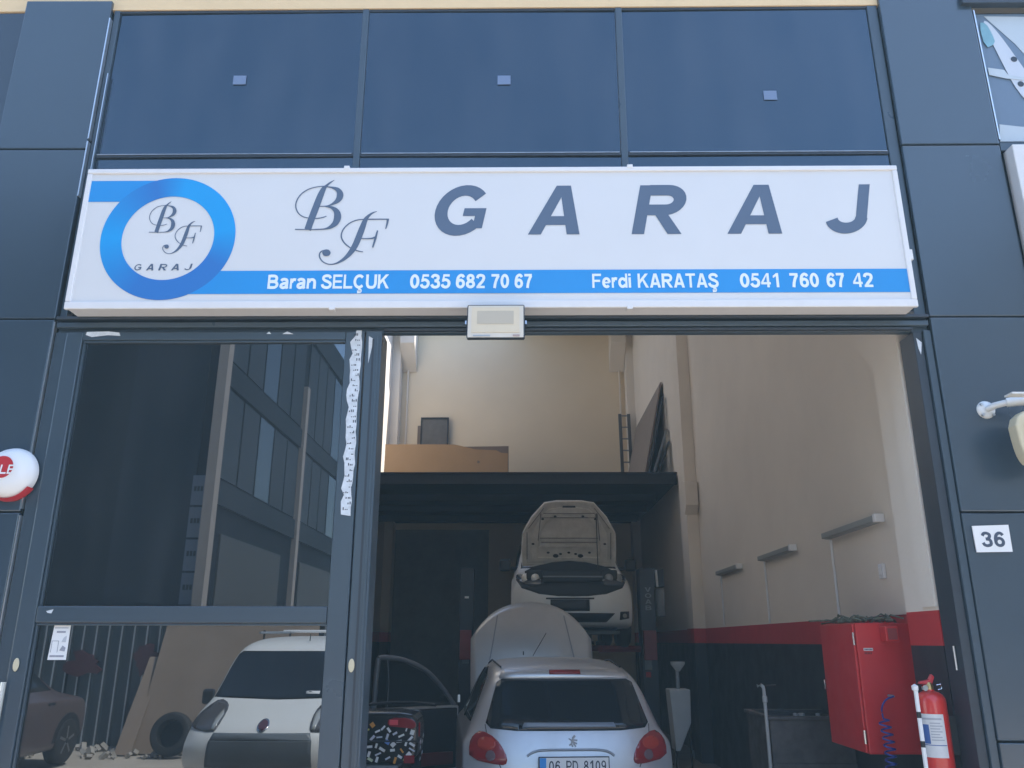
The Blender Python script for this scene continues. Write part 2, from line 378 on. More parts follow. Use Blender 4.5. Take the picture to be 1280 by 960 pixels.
# sky glints along the left pillar's edges, built in as bright strips
B('edge_glint', STEEL, bld, -2.953, -2.944, -.004, .03, 4.86, 5.86)
B('edge_glint', STEEL, bld, -2.953, -2.944, -.004, .03, 4.42, 4.84)
B('edge_glint', STEEL, bld, -2.953, -2.947, -.002, .03, 2.34, 3.52)
B('edge_glint', STEEL, bld, -2.953, -2.945, -.002, .03, .4, 2.30)
B('edge_glint', STEEL, bld, -2.905, -2.899, .012, .03, 4.53, 5.4)
# upper windows
FRAMEL = mat('worn_bright_lip', (.36, .39, .43), .4, .4, var=.4, scale=9)
for x0, x1 in ((-2.945, -2.903), (-1.142, -1.096), (.676, .722), (2.476, 2.548)):
    B('mullion', FRAME, bld, x0, x1, .034, .10, 3.56, 5.955, bevel=.004)
for x0, x1 in ((-2.901, -1.144), (-1.094, .674), (.724, 2.474)):
    B('transom', FRAMED, bld, x0, x1, .036, .09, 4.735, 4.765, bevel=.003)
    B('transom_lip', FRAMEL, bld, x0+.01, x1-.01, .030, .0355, 4.753, 4.758)
    B('window_head', FRAMED, bld, x0, x1, .040, .09, 5.937, 5.955)
    t = rnd.uniform(-.003, .003)
    for z0, z1 in ((4.767, 5.935), (3.60, 4.733)):
        m = MB(); m.add([(x0,.05+t,z0),(x1,.05-t,z0),(x1,.05-t,z1),(x0,.05+t,z1),(x0,.058+t,z0),(x1,.058-t,z0),(x1,.058-t,z1),(x0,.058+t,z1)],
                        [(0,1,2,3),(4,7,6,5),(0,4,5,1),(1,5,6,2),(2,6,7,3),(3,7,4,0)])
        m.build('window_pane', GLASS, bld)
# cream band above, and the upper wall
B('cream_band', CREAMR, bld, -3.57, 3.19, .03, .30, 5.957, 6.39)
B('upper_wall', CREAMR, bld, -9.5, 9.5, .05, .30, 6.40, 9.25)
# lintel over the door: stacked profiles
B('lintel', FRAME, bld, -2.945, 2.548, .045, .10, 3.458, 3.558, bevel=.004)
B('lintel_rail', FRAME, bld, -2.94, 2.54, .005, .043, 3.485, 3.520, bevel=.005)
B('lintel_track', FRAMED, bld, -.865, 2.44, .01, .043, 3.460, 3.478, bevel=.004)
B('lintel_cap', FRAMED, bld, -2.94, 2.54, -.01, .043, 3.535, 3.556, bevel=.004)
# jambs and the post between glazed leaf and opening
B('left_jamb', FRAME, bld, -2.943, -2.868, .018, .20, .012, 3.456, bevel=.005)
B('post', FRAME, bld, -.975, -.872, .0, .20, .012, 3.456, bevel=.006)
B('post_groove', FRAMED, bld, -.931, -.919, -.004, .001, .012, 3.40)
B('post_bead', FRAME, bld, -.899, -.886, -.009, -.001, .012, 3.42, bevel=.003)
B('right_jamb', FRAMED, bld, 2.445, 2.500, .03, .22, .012, 3.456, bevel=.005)
B('jamb_face', FRAME, bld, 2.503, 2.548, .012, .20, .012, 3.456, bevel=.005)
MB().tube([(2.438,.10,1.58),(2.438,.10,1.45)], .006, 6).build('jamb_bolt', STEEL, bld)
# torn film scraps
SCRAP = mat('torn_white_film', (.62, .66, .70), .5, var=.25, scale=30)
def scrap(par, poly, y, name='film_scrap', m=None):
    return MB().prism(poly, 'y', y-.0015, y).build(name, m or SCRAP, par)
# interior shell
def wall_bands(x0, x1, y0, y1, top=8.9, wm=WALL, ztop=1.78, zred=1.58):
    B('wall_dado', DADO, bld, x0, x1, y0, y1, .013, zred)
    B('wall_red_band', RED, bld, x0, x1, y0, y1, zred, ztop)
    B('wall_upper', wm, bld, x0, x1, y0, y1, ztop, top)
wall_bands(2.62, 2.85, .42, 13.9)
wall_bands(-3.28, -3.05, .42, 13.9)
B('back_wall', WALLB, bld, -3.28, 2.85, 13.9, 14.15, .013, 8.9)
B('back_wall_shade', mat('dull_green_wall_shade', (.22,.24,.235), .7, var=.2), bld, -3.04, -.75, 13.885, 13.899, .013, 4.0)  # shade under the mezzanine, painted as a darker grey-green area
for cx in (2.45,):                                     # right-hand columns: near the door, mid-way and at the back
    for y0, y1 in ((.24, .66), (7.45, 7.95), (13.5, 13.898)):
        wall_bands(cx, 2.619, y0, y1, top=8.88)
for y0, y1 in ((7.45, 7.95), (13.5, 13.898)):
    wall_bands(-3.049, -2.86, y0, y1, top=8.88)
B('column_trim', WALL, bld, 2.435, 2.449, .24, .42, 1.8, 8.8)
MB().prism([(.66,3.42),(1.0,3.74),(1.0,8.8),(.66,8.8)], 'x', 2.452, 2.618).build('column_haunch', WALL, bld)
MB().prism([(7.448,3.40),(7.30,3.52),(7.30,3.86),(7.448,3.90)], 'x', 2.42, 2.60).build('column_corbel', WALL, bld)
for x0 in (-2.86, 2.10):
    MB().prism([(13.3,8.3),(13.88,7.75),(13.88,8.85),(13.3,8.85)], 'x', x0, x0+.34).build('beam_bracket', WALL, bld)
MB().tube([(-2.72,13.86,8.3),(-2.72,13.86,4.31)], .022, 8).build('wall_pipe', WALL, bld, smooth=40)
MB().tube([(2.33,13.86,8.3),(2.33,13.86,4.31)], .022, 8).build('wall_pipe', WALL, bld, smooth=40)
B('wall_ledge', WALL, bld, 2.606, 2.619, .68, 1.6, 1.782, 1.80)
# ceiling, two roof lights along the left wall, nearer one added for fill light
for a in ((-9.5,-2.70,.3,14.15), (-.2,9.5,.3,14.15), (-2.70,-.2,.3,2.6), (-2.70,-2.60,2.6,6.0), (-1.1,-.2,2.6,6.0), (-2.70,-.2,6.0,9.3), (-2.70,-.2,13.6,14.15)):
    B('roof_slab', CEIL, bld, *a, 8.9, 9.15)
# mezzanine
B('mezzanine_deck', MEZZ, bld, -3.048, 2.60, 8.86, 13.89, 4.15, 4.27)
B('mezzanine_edge', MEZZ, bld, -3.04, 2.59, 8.78, 8.855, 4.10, 4.30, bevel=.008)
B('edge_flange', MEZZ, bld, -3.04, 2.59, 8.74, 8.778, 4.275, 4.30)
for y in (10.0, 11.3, 12.6): B('mezzanine_joist', MEZZ, bld, -3.04, 2.44, y, y+.09, 4.02, 4.149)
# neighbours' bays, left and right
NB_G = mat('neighbour_dark_glass', (.02, .03, .045), .1, 0, .8)
lb = thing('neighbour_bay', 'dark glazed bay left of the left pillar at the picture edge', 'building', (-6.5, 0, 0))
B('glazing', NB_G, lb, -9.5, -3.58, .05, .09, .3, 5.95)
B('band', CREAMR, lb, -9.5, -3.58, .04, .10, 5.96, 6.38)
B('side_wall', CEIL, lb, -9.5, -9.3, .31, 14.1, 0, 8.88)
rb = thing('neighbour_bay', 'next door bay with banner window and pale sign at the right edge', 'building', (6.3, 0, 0))
B('glazing', NB_G, rb, 3.21, 9.5, .06, .10, .3, 5.90)
B('head_trim', FRAMED, rb, 3.12, 9.5, -.035, .02, 5.91, 5.985, bevel=.004)
B('transom', FRAME, rb, 3.21, 9.5, .01, .058, 4.74, 4.80)
B('side_trim', STEEL, rb, 3.205, 3.214, .0, .05, 4.82, 5.88)
B('side_wall', CEIL, rb, 9.3, 9.5, .31, 14.1, 0, 8.88)

# neighbour's banner: flat print of pale machine parts on slate
pst = thing('window_banner', 'printed banner of pale metal parts in the top right window', 'banner', (4.2, .05, 4.82))
B('banner_sheet', mat('banner_slate', (.14, .20, .28), .5, var=.05), pst, 3.225, 5.2, .045, .055, 4.82, 5.88)
PALEB = mat('banner_pale_print', (.50, .56, .60), .5, var=.05); TEALB = mat('banner_teal_print', (.20, .40, .47), .5, var=.2, scale=20)
def flat(par, poly, y, m, name): return MB().prism(poly, 'y', y-.002, y).build(name, m, par)
flat(pst, [(3.30,5.86),(5.1,5.82),(5.1,5.0),(3.86,5.05),(3.66,5.3),(3.48,5.62)], .0435, PALEB, 'printed_shape')
flat(pst, chaikin([(3.27,5.83),(3.34,5.80),(3.50,5.42),(3.54,5.30),(3.72,5.05),(3.56,5.02),(3.42,5.22),(3.35,5.5)],2), .0405, mat('banner_white_print', (.56,.60,.66), .5), 'printed_arm')
flat(pst, [(3.25,5.36),(3.36,5.33),(3.50,5.31),(3.49,5.335),(3.38,5.36),(3.36,5.40),(3.25,5.42)], .0375, PALEB, 'printed_pin')
flat(pst, chaikin([(3.25,5.80),(3.30,5.80),(3.33,5.70),(3.34,5.62),(3.26,5.58)],1), .0375, TEALB, 'printed_patch')
for x, z in ((3.445,5.49),(3.455,5.285),(3.60,5.56)):
    MB().lathe([(.022,0),(.022,.002)], (x,.036,z), 'y', 12).build('printed_hole', FRAMED, pst)
flat(pst, [(3.232,4.825),(5.1,4.825),(5.1,4.93),(3.4,4.94),(3.25,4.96)], .0375, PALEB, 'printed_base')
nsg = thing('neighbour_sign', 'pale shop sign with red dot at the right picture edge', 'sign', (4.4, -.1, 3.55))
B('face', SIGNW, nsg, 3.235, 5.6, -.07, .04, 3.55, 4.735, bevel=.006)
MB().lathe([(.10,0),(.10,.002)], (3.405,-.0735,4.26), 'y', 28).build('red_dot', mat('coral_print', (.62,.17,.12), .5), nsg)
B('dark_dash', FRAMED, nsg, 3.33, 3.52, -.074, -.0715, 4.54, 4.565)

# ------------------------------------------------------------------ glazed door leaf
leaf = thing('glazed_door', 'dark glazed garage door leaf with two tinted panes left of the opening', 'door', (-1.92, .05, 0))
B('stile', FRAME, leaf, -2.860, -2.757, -.002, .075, .03, 3.45, bevel=.006)
B('stile', FRAME, leaf, -1.100, -.982, -.004, .075, .03, 3.45, bevel=.006)
B('top_rail', FRAME, leaf, -2.755, -1.102, .0, .075, 3.398, 3.45, bevel=.004)
B('middle_rail', FRAME, leaf, -2.755, -1.102, -.001, .075, 1.695, 1.786, bevel=.006)
B('bottom_rail', FRAME, leaf, -2.755, -1.102, .0, .075, .03, .22, bevel=.006)
for z0, z1 in ((1.788, 3.396), (.222, 1.693)):
    B('pane', GLASSD, leaf, -2.753, -1.104, .030, .038, z0, z1)
    B('bead', FRAME, leaf, -2.753, -1.104, .010, .029, z1-.012, z1, bevel=.002)
    B('bead', FRAME, leaf, -2.753, -2.741, .010, .029, z0, z1-.014, bevel=.002)
for kx, kz in ((-2.815,1.47),(-.945,1.47)):
    MB().prism([(kx+.017*math.cos(t*math.pi/10), kz+.036*math.sin(t*math.pi/10)) for t in range(20)], 'y', -.014, -.005).build('keyhole_cover', BEIGE, leaf, bevel=.004)
MB().tube([(-2.855,-.03,1.38),(-2.855,-.03,.25)], .014, 8).build('pull_bar', STEEL, leaf, smooth=40)
# protective film left on the stile, torn edges and printed marks
edge = []
zz = [3.455 - k*(1.15/30) for k in range(31)]
left = [(-1.058 - .004*math.sin(k*1.3) + rnd.uniform(-.011,.009) + (.03 if k < 2 else 0), z) for k, z in enumerate(zz)]
right = [(-.996 + rnd.uniform(-.006,.004) - (.006 if k > 24 else 0), z+rnd.uniform(-.01,.01)) for k, z in enumerate(zz)]
film = MB().prism(left + right[::-1], 'y', -.0075, -.0052).build('protective_film', SCRAP, leaf)
mk = MB()
for k in range(34):
    z = 3.42 - k*.033; x = -1.05 + (k % 3)*.014
    for j in range(3):
        a = x + j*.011 + rnd.uniform(-.002,.002); h = rnd.choice((.006,.016,.010))
        if a < -1.005: mk.box(a, a+.006, -.0085, -.0076, z, z+h)
mk.build('film_print', BLACKTXT, leaf)
scrap(leaf, [(-2.74,3.432),(-2.735,3.452),(-2.60,3.455),(-2.53,3.447),(-2.52,3.425),(-2.60,3.430),(-2.70,3.418)], .0)
scrap(leaf, [(-1.50,3.435),(-1.47,3.452),(-1.43,3.434)], .0)
scrap(leaf, [(-1.60,3.436),(-1.585,3.452),(-1.57,3.436)], .0)
scrap(leaf, [(-2.70,1.758),(-2.66,1.768),(-2.668,1.745),(-2.69,1.748)], -.002)
scrap(bld, [(-.955,3.42),(-.925,3.40),(-.935,3.33),(-.95,3.24)], -.0005)
scrap(bld, [(2.46,3.41),(2.49,3.38),(2.475,3.30),(2.465,3.34)], .029)
# papers and stickers on the glass
nt_ = thing('paper_notice', 'small white paper notice taped inside the lower door pane corner', 'notice', (-2.61, .03, 1.49))
MB().prism([(-2.665,1.495),(-2.56,1.495),(-2.562,1.683),(-2.655,1.683)], 'y', .027, .0285).build('sheet', WHITEP, nt_)
GREYTX = mat('grey_print', (.30, .31, .36), .6, var=.3, scale=120)
for a in ((-2.648,-2.572,1.665,1.669),(-2.635,-2.585,1.640,1.650),(-2.655,-2.575,1.510,1.520),(-2.655,-2.615,1.595,1.598),(-2.655,-2.652,1.535,1.595),(-2.618,-2.615,1.535,1.595)):
    B('print_line', GREYTX, nt_, a[0], a[1], .0255, .0268, a[2], a[3])
flat(nt_, [(-2.605,1.545),(-2.575,1.54),(-2.572,1.56),(-2.59,1.572)], .0268, GREYTX, 'print_drawing')
flat(nt_, [(-2.60,1.59),(-2.575,1.59),(-2.575,1.625),(-2.59,1.615)], .0268, mat('pale_print', (.5,.52,.56), .6), 'print_drawing')
STK = mat('pale_blue_sticker', (.16, .22, .34), .55)
for x, z, lb_ in ((-1.979, 5.36, 'left'), (-.12, 5.347, 'middle'), (1.723, 5.209, 'right')):
    MB().box(x-.045, x+.045, .042, .046, z-.036, z+.036).build('glass_sticker', STK, None, base=(x, .044, z-.036),
        label='small pale square sticker on the %s upper window pane' % lb_, cat='sticker')

# ------------------------------------------------------------------ shop sign
sg = thing('shop_sign', 'long white shop sign reading BF GARAJ with blue ring and phone numbers', 'sign', (-.2, -.1, 3.54))
SX0, SX1, SZ0, SZ1 = -2.815, 2.41, 3.542, 4.523
B('box', SIGNF, sg, SX0+.01, SX1-.01, -.135, -.012, SZ0+.01, SZ1-.01)
B('face', SIGNW, sg, SX0+.033, SX1-.033, -.150, -.137, SZ0+.033, SZ1-.033)
B('frame_rail', SIGNF, sg, SX0, SX1, -.162, -.137, SZ1-.034, SZ1, bevel=.006)
B('frame_rail', SIGNF, sg, SX0, SX1, -.162, -.137, SZ0, SZ0+.050, bevel=.006)
B('frame_rail', SIGNF, sg, SX0, SX0+.034, -.161, -.137, SZ0+.051, SZ1-.035, bevel=.006)
B('frame_rail', SIGNF, sg, SX1-.034, SX1, -.161, -.137, SZ0+.051, SZ1-.035, bevel=.006)
for x, z in ((-1.13, SZ1), (.70, SZ1), (-1.16, SZ0-.03), (.66, SZ0-.03)):
    B('clip', SIGNF, sg, x-.018, x+.018, -.166, -.12, z+(.018 if z < 4 else -.012), z+(.042 if z < 4 else .014), bevel=.004)
B('clip', SIGNF, sg, SX1, SX1+.018, -.155, -.02, 3.86, 3.93, bevel=.003)
YS = -.1512
# blue ring blending two blues by angle, the stub and the lower band
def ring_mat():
    m = bpy.data.materials.new('sign_ring_blues'); m.use_nodes = True; N = m.node_tree.nodes; L = m.node_tree.links
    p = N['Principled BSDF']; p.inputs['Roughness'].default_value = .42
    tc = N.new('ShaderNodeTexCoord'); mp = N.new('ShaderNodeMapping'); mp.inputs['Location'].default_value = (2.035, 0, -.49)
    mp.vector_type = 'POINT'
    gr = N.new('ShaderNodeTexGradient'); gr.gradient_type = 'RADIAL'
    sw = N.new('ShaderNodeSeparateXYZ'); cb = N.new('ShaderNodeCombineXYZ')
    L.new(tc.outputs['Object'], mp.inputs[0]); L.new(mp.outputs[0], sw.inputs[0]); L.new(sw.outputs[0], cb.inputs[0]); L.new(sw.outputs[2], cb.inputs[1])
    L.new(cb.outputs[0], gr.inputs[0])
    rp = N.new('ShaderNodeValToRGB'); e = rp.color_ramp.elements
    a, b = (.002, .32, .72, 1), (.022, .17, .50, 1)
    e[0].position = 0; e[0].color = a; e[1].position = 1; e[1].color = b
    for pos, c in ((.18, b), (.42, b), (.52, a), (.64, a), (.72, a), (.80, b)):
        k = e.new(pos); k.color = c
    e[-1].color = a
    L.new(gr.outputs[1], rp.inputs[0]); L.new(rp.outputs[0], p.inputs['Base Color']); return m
RX, RZ, RO, RI = -2.235, 4.030, .427, .293
def band_poly():
    a = math.asin((3.642-RZ)/RO); a2 = math.asin((3.798-RZ)/RO)
    arc_ = [(RX+RO*math.cos(a+(a2-a)*k/8), RZ+RO*math.sin(a+(a2-a)*k/8)) for k in range(9)]
    return [(SX1-.034,3.642),(SX1-.034,3.798)] + arc_[::-1]
flat(sg, band_poly(), YS, BLUE, 'blue_band')
a0, a1 = math.pi-math.asin((4.438-RZ)/RO), math.pi-math.asin((4.287-RZ)/RO)
stub_arc = [(RX+RO*math.cos(a0+(a1-a0)*k/8), RZ+RO*math.sin(a0+(a1-a0)*k/8)) for k in range(9)]
flat(sg, [(SX0+.034,4.438)]+stub_arc+[(SX0+.034,4.287)], YS, BLUE, 'blue_bar')
rg = MB(); n = 96
for yy, rev in ((YS-.002, 0), (YS, 1)):
    pass
vs_ = [(RX+r*math.cos(2*math.pi*k/n), y, RZ+r*math.sin(2*math.pi*k/n)) for y in (YS-.002, YS) for r in (RO, RI) for k in range(n)]
fs_ = []
for k in range(n):
    j = (k+1) % n
    fs_ += [(k,j,n+j,n+k), (2*n+k,3*n+k,3*n+j,2*n+j), (k,2*n+k,2*n+j,j), (n+k,n+j,3*n+j,3*n+k)]
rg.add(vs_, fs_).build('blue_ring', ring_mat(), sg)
# the script monogram, drawn stroke by stroke
STB = [
    [(560,106,4),(520,130,14),(485,160,24),(462,185,42),(430,250,56),(390,350,60),(350,450,60),(315,545,60)],
    [(480,160,7),(400,167,8),(320,190,9),(250,240,10),(212,310,11),(218,375,11),(262,425,9),(340,446,8),(420,445,9),(485,428,7)],
    [(480,166,8),(535,172,16),(590,195,40),(610,238,60),(590,285,46),(545,318,22),(490,338,9),(405,341,8)],
    [(470,341,8),(530,352,24),(573,385,50),(584,432,64),(565,485,52),(520,522,30),(465,540,12),(380,544,9)],
    [(203,543,9),(300,544,8),(400,545,8)],
]
STF = [
    [(937,387,4),(895,402,14),(855,432,26),(830,465,40),(800,535,52),(770,605,54),(735,680,52),(690,745,42),(630,800,26),(560,836,12),(500,842,9),(450,822,10),(420,785,12),(420,750,12),(440,730,10),(470,724,10)],
    [(835,457,8),(760,462,9),(690,490,10),(635,540,11),(613,600,12),(635,655,12),(690,702,10),(750,728,9),(803,738,6)],
    [(830,457,10),(930,456,10),(1042,457,10)], [(1033,455,22),(1024,495,16),(1010,542,10)],
    [(785,625,8),(850,625,9),(890,622,14),(915,612,14)], [(937,555,12),(915,625,18),(888,702,12)],
    [(442,746,2),(455,746,44),(480,746,58),(505,746,44),(518,746,2)],
]
def fbig(u, v): return (-1.431+(u-205)*.0007126+(545-v)*-.0000664, 4.082+(545-v)*.00081007)
def fsml(u, v): return (-2.358+(u-205)*.0004023+(545-v)*-.0000664, 4.067+(545-v)*.00050114)
for fn in (fbig, fsml):
    strokes_mesh(STB, fn, YS-.001).build('script_letter_b', INK, sg)
    strokes_mesh(STF, fn, YS-.001).build('script_letter_f', INK, sg)
# block letters
for s, x0, x1 in (('G',-.575,-.180),('A',.040,.435),('R',.692,1.075),('A',1.292,1.705),('J',1.922,2.225)):
    gtext('block_letter', s, INK, sg, x0, x1, 4.042, 4.390, YS, shear=.20, sw=.24)
for s, x0, x1 in (('G',-2.424,-2.368),('A',-2.345,-2.288),('R',-2.268,-2.208),('A',-2.188,-2.128),('J',-2.105,-2.055)):
    gtext('small_block_letter', s, INK, sg, x0, x1, 3.803, 3.848, YS, shear=.22, sw=.15)
for s, x0, x1 in (('Baran',-1.572,-1.273),('SELÇUK',-1.238,-.819),('0535',-.688,-.44),('682',-.405,-.225),('70',-.188,-.078),('67',-.042,.066),
                  ('Ferdi',.436,.674),('KARATAŞ',.716,1.212),('0541',1.345,1.595),('760',1.648,1.826),('67',1.875,1.985),('42',2.035,2.158)):
    gtext('lettering', s, WTXT, sg, x0, x1, 3.675, 3.770, YS-.0022, sw=.22, gap=.10)

# ------------------------------------------------------------------ things on the facade
fl = thing('floodlight', 'square floodlight with beige face below the middle of the sign', 'floodlight', (-.15, -.2, 3.3))
zc, yc = 3.42, -.245
tl = R(12)                                   # face tilted slightly down
def FT(x, d, h): return (x, yc - d*math.cos(tl) - h*math.sin(tl)*0 + h*math.sin(tl), zc + h*math.cos(tl) - d*math.sin(tl))
def fbox(name, m, x0, x1, d0, d1, h0, h1, bevel=0):
    mb = MB(); vs = [FT(x,d,h) for h in (h0,h1) for x,d in ((x0,d0),(x1,d0),(x1,d1),(x0,d1))]
    mb.add(vs, [(0,3,2,1),(4,5,6,7),(0,1,5,4),(1,2,6,5),(2,3,7,6),(3,0,4,7)]); return mb.build(name, m, fl, bevel=bevel)
FX0, FX1 = -.325, .018
fbox('housing', FRAMED, FX0, FX1, -.05, .02, -.125, .115, .008)
fbox('glass_front', mat('flood_front', (.68,.60,.48), .3, var=.05, scale=8), FX0+.007, FX1-.007, .0205, .026, -.118, .106)
fbox('reflector', FLOODF, FX0+.028, FX1-.030, .0265, .029, -.085, .095)
fbox('led_panel', FLOODC, FX0+.062, FX1-.065, .0292, .031, -.025, .068)
fbox('rating_print', GREYL, FX0+.04, FX0+.14, .0265, .0285, -.112, -.101)
fbox('rating_print', mat('red_grey_print', (.45,.33,.28), .6), FX1-.07, FX1-.03, .0265, .0285, -.112, -.098)
for x in (FX0-.012, FX1+.004): fbox('bracket_knob', STEEL, x, x+.008, -.02, .0, -.02, .005)
MB().tube([(FX0-.006,-.235,3.415),(FX0-.006,-.10,3.46),(FX0-.006,.0,3.475)], .008, 6).build('bracket', FRAMED, fl)
MB().tube([(FX1+.006,-.235,3.415),(FX1+.006,-.10,3.46),(FX1+.006,.0,3.475)], .008, 6).build('bracket', FRAMED, fl)

np_ = thing('house_number_plate', 'white house number plate reading 36 on the right pillar', 'number plate', (2.7, -.005, 2.09))
MB().prism([(2.596,2.09),(2.80,2.093),(2.802,2.246),(2.593,2.239)], 'y', -.012, -.0045).build('plate', WHITEP, np_)
gtext('number', '36', mat('number_slate', (.055,.075,.115), .5), np_, 2.634, 2.765, 2.120, 2.205, -.0122, sw=.21)

sr = thing('alarm_siren', 'round white alarm siren with red lettering at left edge', 'siren', (-3.035, -.02, 2.39))
WPL = mat('white_siren_plastic', (.80, .80, .80), .3, var=.02)
MB().lathe([(.0,-.085),(.07,-.083),(.115,-.07),(.145,-.045),(.155,-.015),(.155,-.003)], (-3.035,0,2.545), 'y', 48).build('dome', WPL, sr, smooth=45)
SRED = mat('siren_red', (.50,.03,.04), .3)
rm = MB(); nn = 24
vs_ = []; 
for k in range(nn+1):
    t = math.pi*(1.18+.64*k/nn)
    for r, y in ((.152,-.052),(.166,-.03),(.166,-.003),(.158,-.003)): vs_.append((-3.035+r*math.cos(t), y, 2.545+r*math.sin(t)))
rm.add(vs_, [(k*4+j, k*4+(j+1)%4, k*4+4+(j+1)%4, k*4+4+j) for k in range(nn) for j in range(4)]).build('red_strobe', SRED, sr, smooth=40)
MB().lathe([(.066,0),(.066,.0015)], (-3.056,-.0865,2.572), 'y', 30).build('red_badge', SRED, sr)
gtext('badge_text', 'LE', WHITEP, sr, -3.066, -2.972, 2.530, 2.585, -.088, shear=.1, sw=.22)

# lamp arm on the right pillar
ra = thing('wall_lamp', 'beige wall lamp on white pipe bracket at right edge', 'wall lamp', (2.85, 0, 2.6))
WPIPE = mat('white_bracket_paint', (.70,.71,.70), .4, var=.06, scale=12)
MB().lathe([(.0,-.022),(.040,-.020),(.052,-.010),(.055,-.002)], (2.795,0,2.935), 'y', 24).build('bracket_base', WPIPE, ra, smooth=40)
for dx, dz in ((-.03,.03),(.035,.03),(-.03,-.035),(.03,-.035)):
    MB().lathe([(.009,-.026),(.009,-.012)], (2.795+dx,0,2.935+dz), 'y', 8).build('screw', STEEL, ra)
MB().tube([(2.795,-.02,2.935),(2.82,-.07,2.945),(2.87,-.12,2.95),(3.1,-.22,2.945)], .020, 12).build('arm', WPIPE, ra, smooth=40)
MB().tube([(2.86,-.112,2.95),(3.02,-.19,2.948)], .028, 12).build('arm_sleeve', WPIPE, ra, smooth=40)
m = MB(); m.prism(chaikin([(2.795,2.875),(3.12,2.865),(3.12,2.565),(2.865,2.53),(2.81,2.61)],2), 'y', -.26, -.17); m.build('lamp_body', BEIGE, ra, bevel=.012)
m = MB(); m.prism(chaikin([(2.84,2.845),(3.09,2.845),(3.09,2.60),(2.885,2.575),(2.85,2.635)],2), 'y', -.270, -.258); m.build('lamp_glass', mat('lamp_cream_glass', (.66,.60,.42), .25), ra, bevel=.005)
B('lamp_hood', WPIPE, ra, 2.80, 3.12, -.28, -.20, 2.955, 2.965)
# ================================================================== INTERIOR THINGS
# wall battens with their conduits
for i, (y0, y1) in enumerate(((1.19, 2.29), (3.17, 4.28), (5.19, 6.30))):
    lp = thing('wall_light', ('unlit grey wall batten light nearest the doorway', 'unlit grey wall batten light, middle one of three', 'unlit grey wall batten light farthest from the doorway')[i],
               'wall light', (2.58, y0, 2.40), group='batten lights on the right wall')
    B('housing', GREYL, lp, 2.570, 2.618, y0+.03, y1, 2.430, 2.485, bevel=.006)
    B('diffuser', mat('grey_diffuser', (.30,.32,.32), .5, var=.05), lp, 2.548, 2.569, y0+.03, y1, 2.434, 2.481, bevel=.006)
    B('end_cap', WHITEP, lp, 2.545, 2.618, y0-.02, y0+.028, 2.427, 2.488, bevel=.006)
    MB().tube([(2.608,y1-.05,2.42),(2.608,y1-.05,1.79)], .011, 8).build('conduit', WHITEP, lp, smooth=40)
sw = thing('wall_switch', 'white switch box on the right wall near the doorway', 'switch', (2.61, 1.3, 2.03))
B('box', WHITEP, sw, 2.59, 2.618, 1.262, 1.335, 2.035, 2.14, bevel=.006)
B('rocker', WPL, sw, 2.583, 2.589, 1.28, 1.316, 2.06, 2.115, bevel=.003)

# on the mezzanine
cb = thing('cardboard_sheet', 'big brown cardboard sheet leaning on mezzanine back wall', 'cardboard', (-1.6, 12.5, 4.27))
top = [(-2.95,5.66),(-1.45,5.655),(-1.22,5.60),(-1.0,5.545),(-.55,5.525),(-.44,5.47),(-.30,5.46)]
MB().prism([(-2.95,4.275)]+top+[(-.30,4.275)], 'y', 12.50, 12.525).build('torn_face', CARDB, cb)
MB().prism([(-2.2,4.275),(-2.2,5.60),(-.285,5.625),(-.285,4.275)], 'y', 12.53, 12.55).build('back_layer', CARDD, cb)
MB().lathe([(.03,0),(.03,.003)], (-.93,12.495,5.27), 'y', 12).build('stain', CARDD, cb)
fh = thing('framed_panel', 'dark framed glass panel standing behind the cardboard on mezzanine', 'panel', (-2.0, 13.8, 4.3))
B('panel_shadow', CARDD, fh, -2.44, -2.30, 13.845, 13.862, 4.30, 6.42)  # shadow left of the panel, built as a dark strip
B('pane', mat('grey_dusty_glass', (.12,.115,.11), .35, var=.35, scale=5), fh, -2.33, -1.74, 13.78, 13.80, 4.30, 6.56)
for a in ((-2.36,-2.33,4.275,6.60),(-1.74,-1.71,4.275,6.60)): B('frame_side', BLKP, fh, a[0], a[1], 13.76, 13.82, a[2], a[3])
B('frame_top', BLKP, fh, -2.33, -1.74, 13.76, 13.82, 6.56, 6.60); B('frame_bottom', BLKP, fh, -2.33, -1.74, 13.76, 13.82, 4.272, 4.30)
DKG = mat('dull_grey_metal', (.10,.105,.11), .5, var=.2)
ld = thing('ladder', 'grey aluminium ladder standing in the right back corner of the mezzanine', 'ladder', (2.3, 13.2, 4.27))
for x in (2.24, 2.44):
    m = MB(); m.obox((x, 13.25, 5.42), (.034,0,0), (0,.03,0), (0,.10,1.14)); m.build('rail', DKG, ld)
for k in range(9):
    t = -1.0+k*.25; MB().tube([(2.24,13.25+.1*t,5.42+1.1*t),(2.44,13.25+.1*t,5.42+1.1*t)], .016, 8).build('rung', GREYM, ld)
PANG = mat('brown_grey_board', (.24, .20, .17), .7, var=.1, scale=2)
m = MB(); m.add([(2.16,9.75,4.275),(2.20,9.75,4.275),(2.60,9.75,6.19),(2.57,9.75,6.19),(2.16,13.1,4.275),(2.20,13.1,4.275),(2.60,13.1,6.19),(2.57,13.1,6.19)],
                [(0,1,2,3),(4,7,6,5),(0,4,5,1),(1,5,6,2),(2,6,7,3),(3,7,4,0)])
m.build('leaning_board', PANG, None, base=(2.2, 11.4, 4.275), label='large brown board leaning on the right wall above the mezzanine', cat='board')
DKB = mat('dark_blue_profile', (.035,.045,.06), .45)
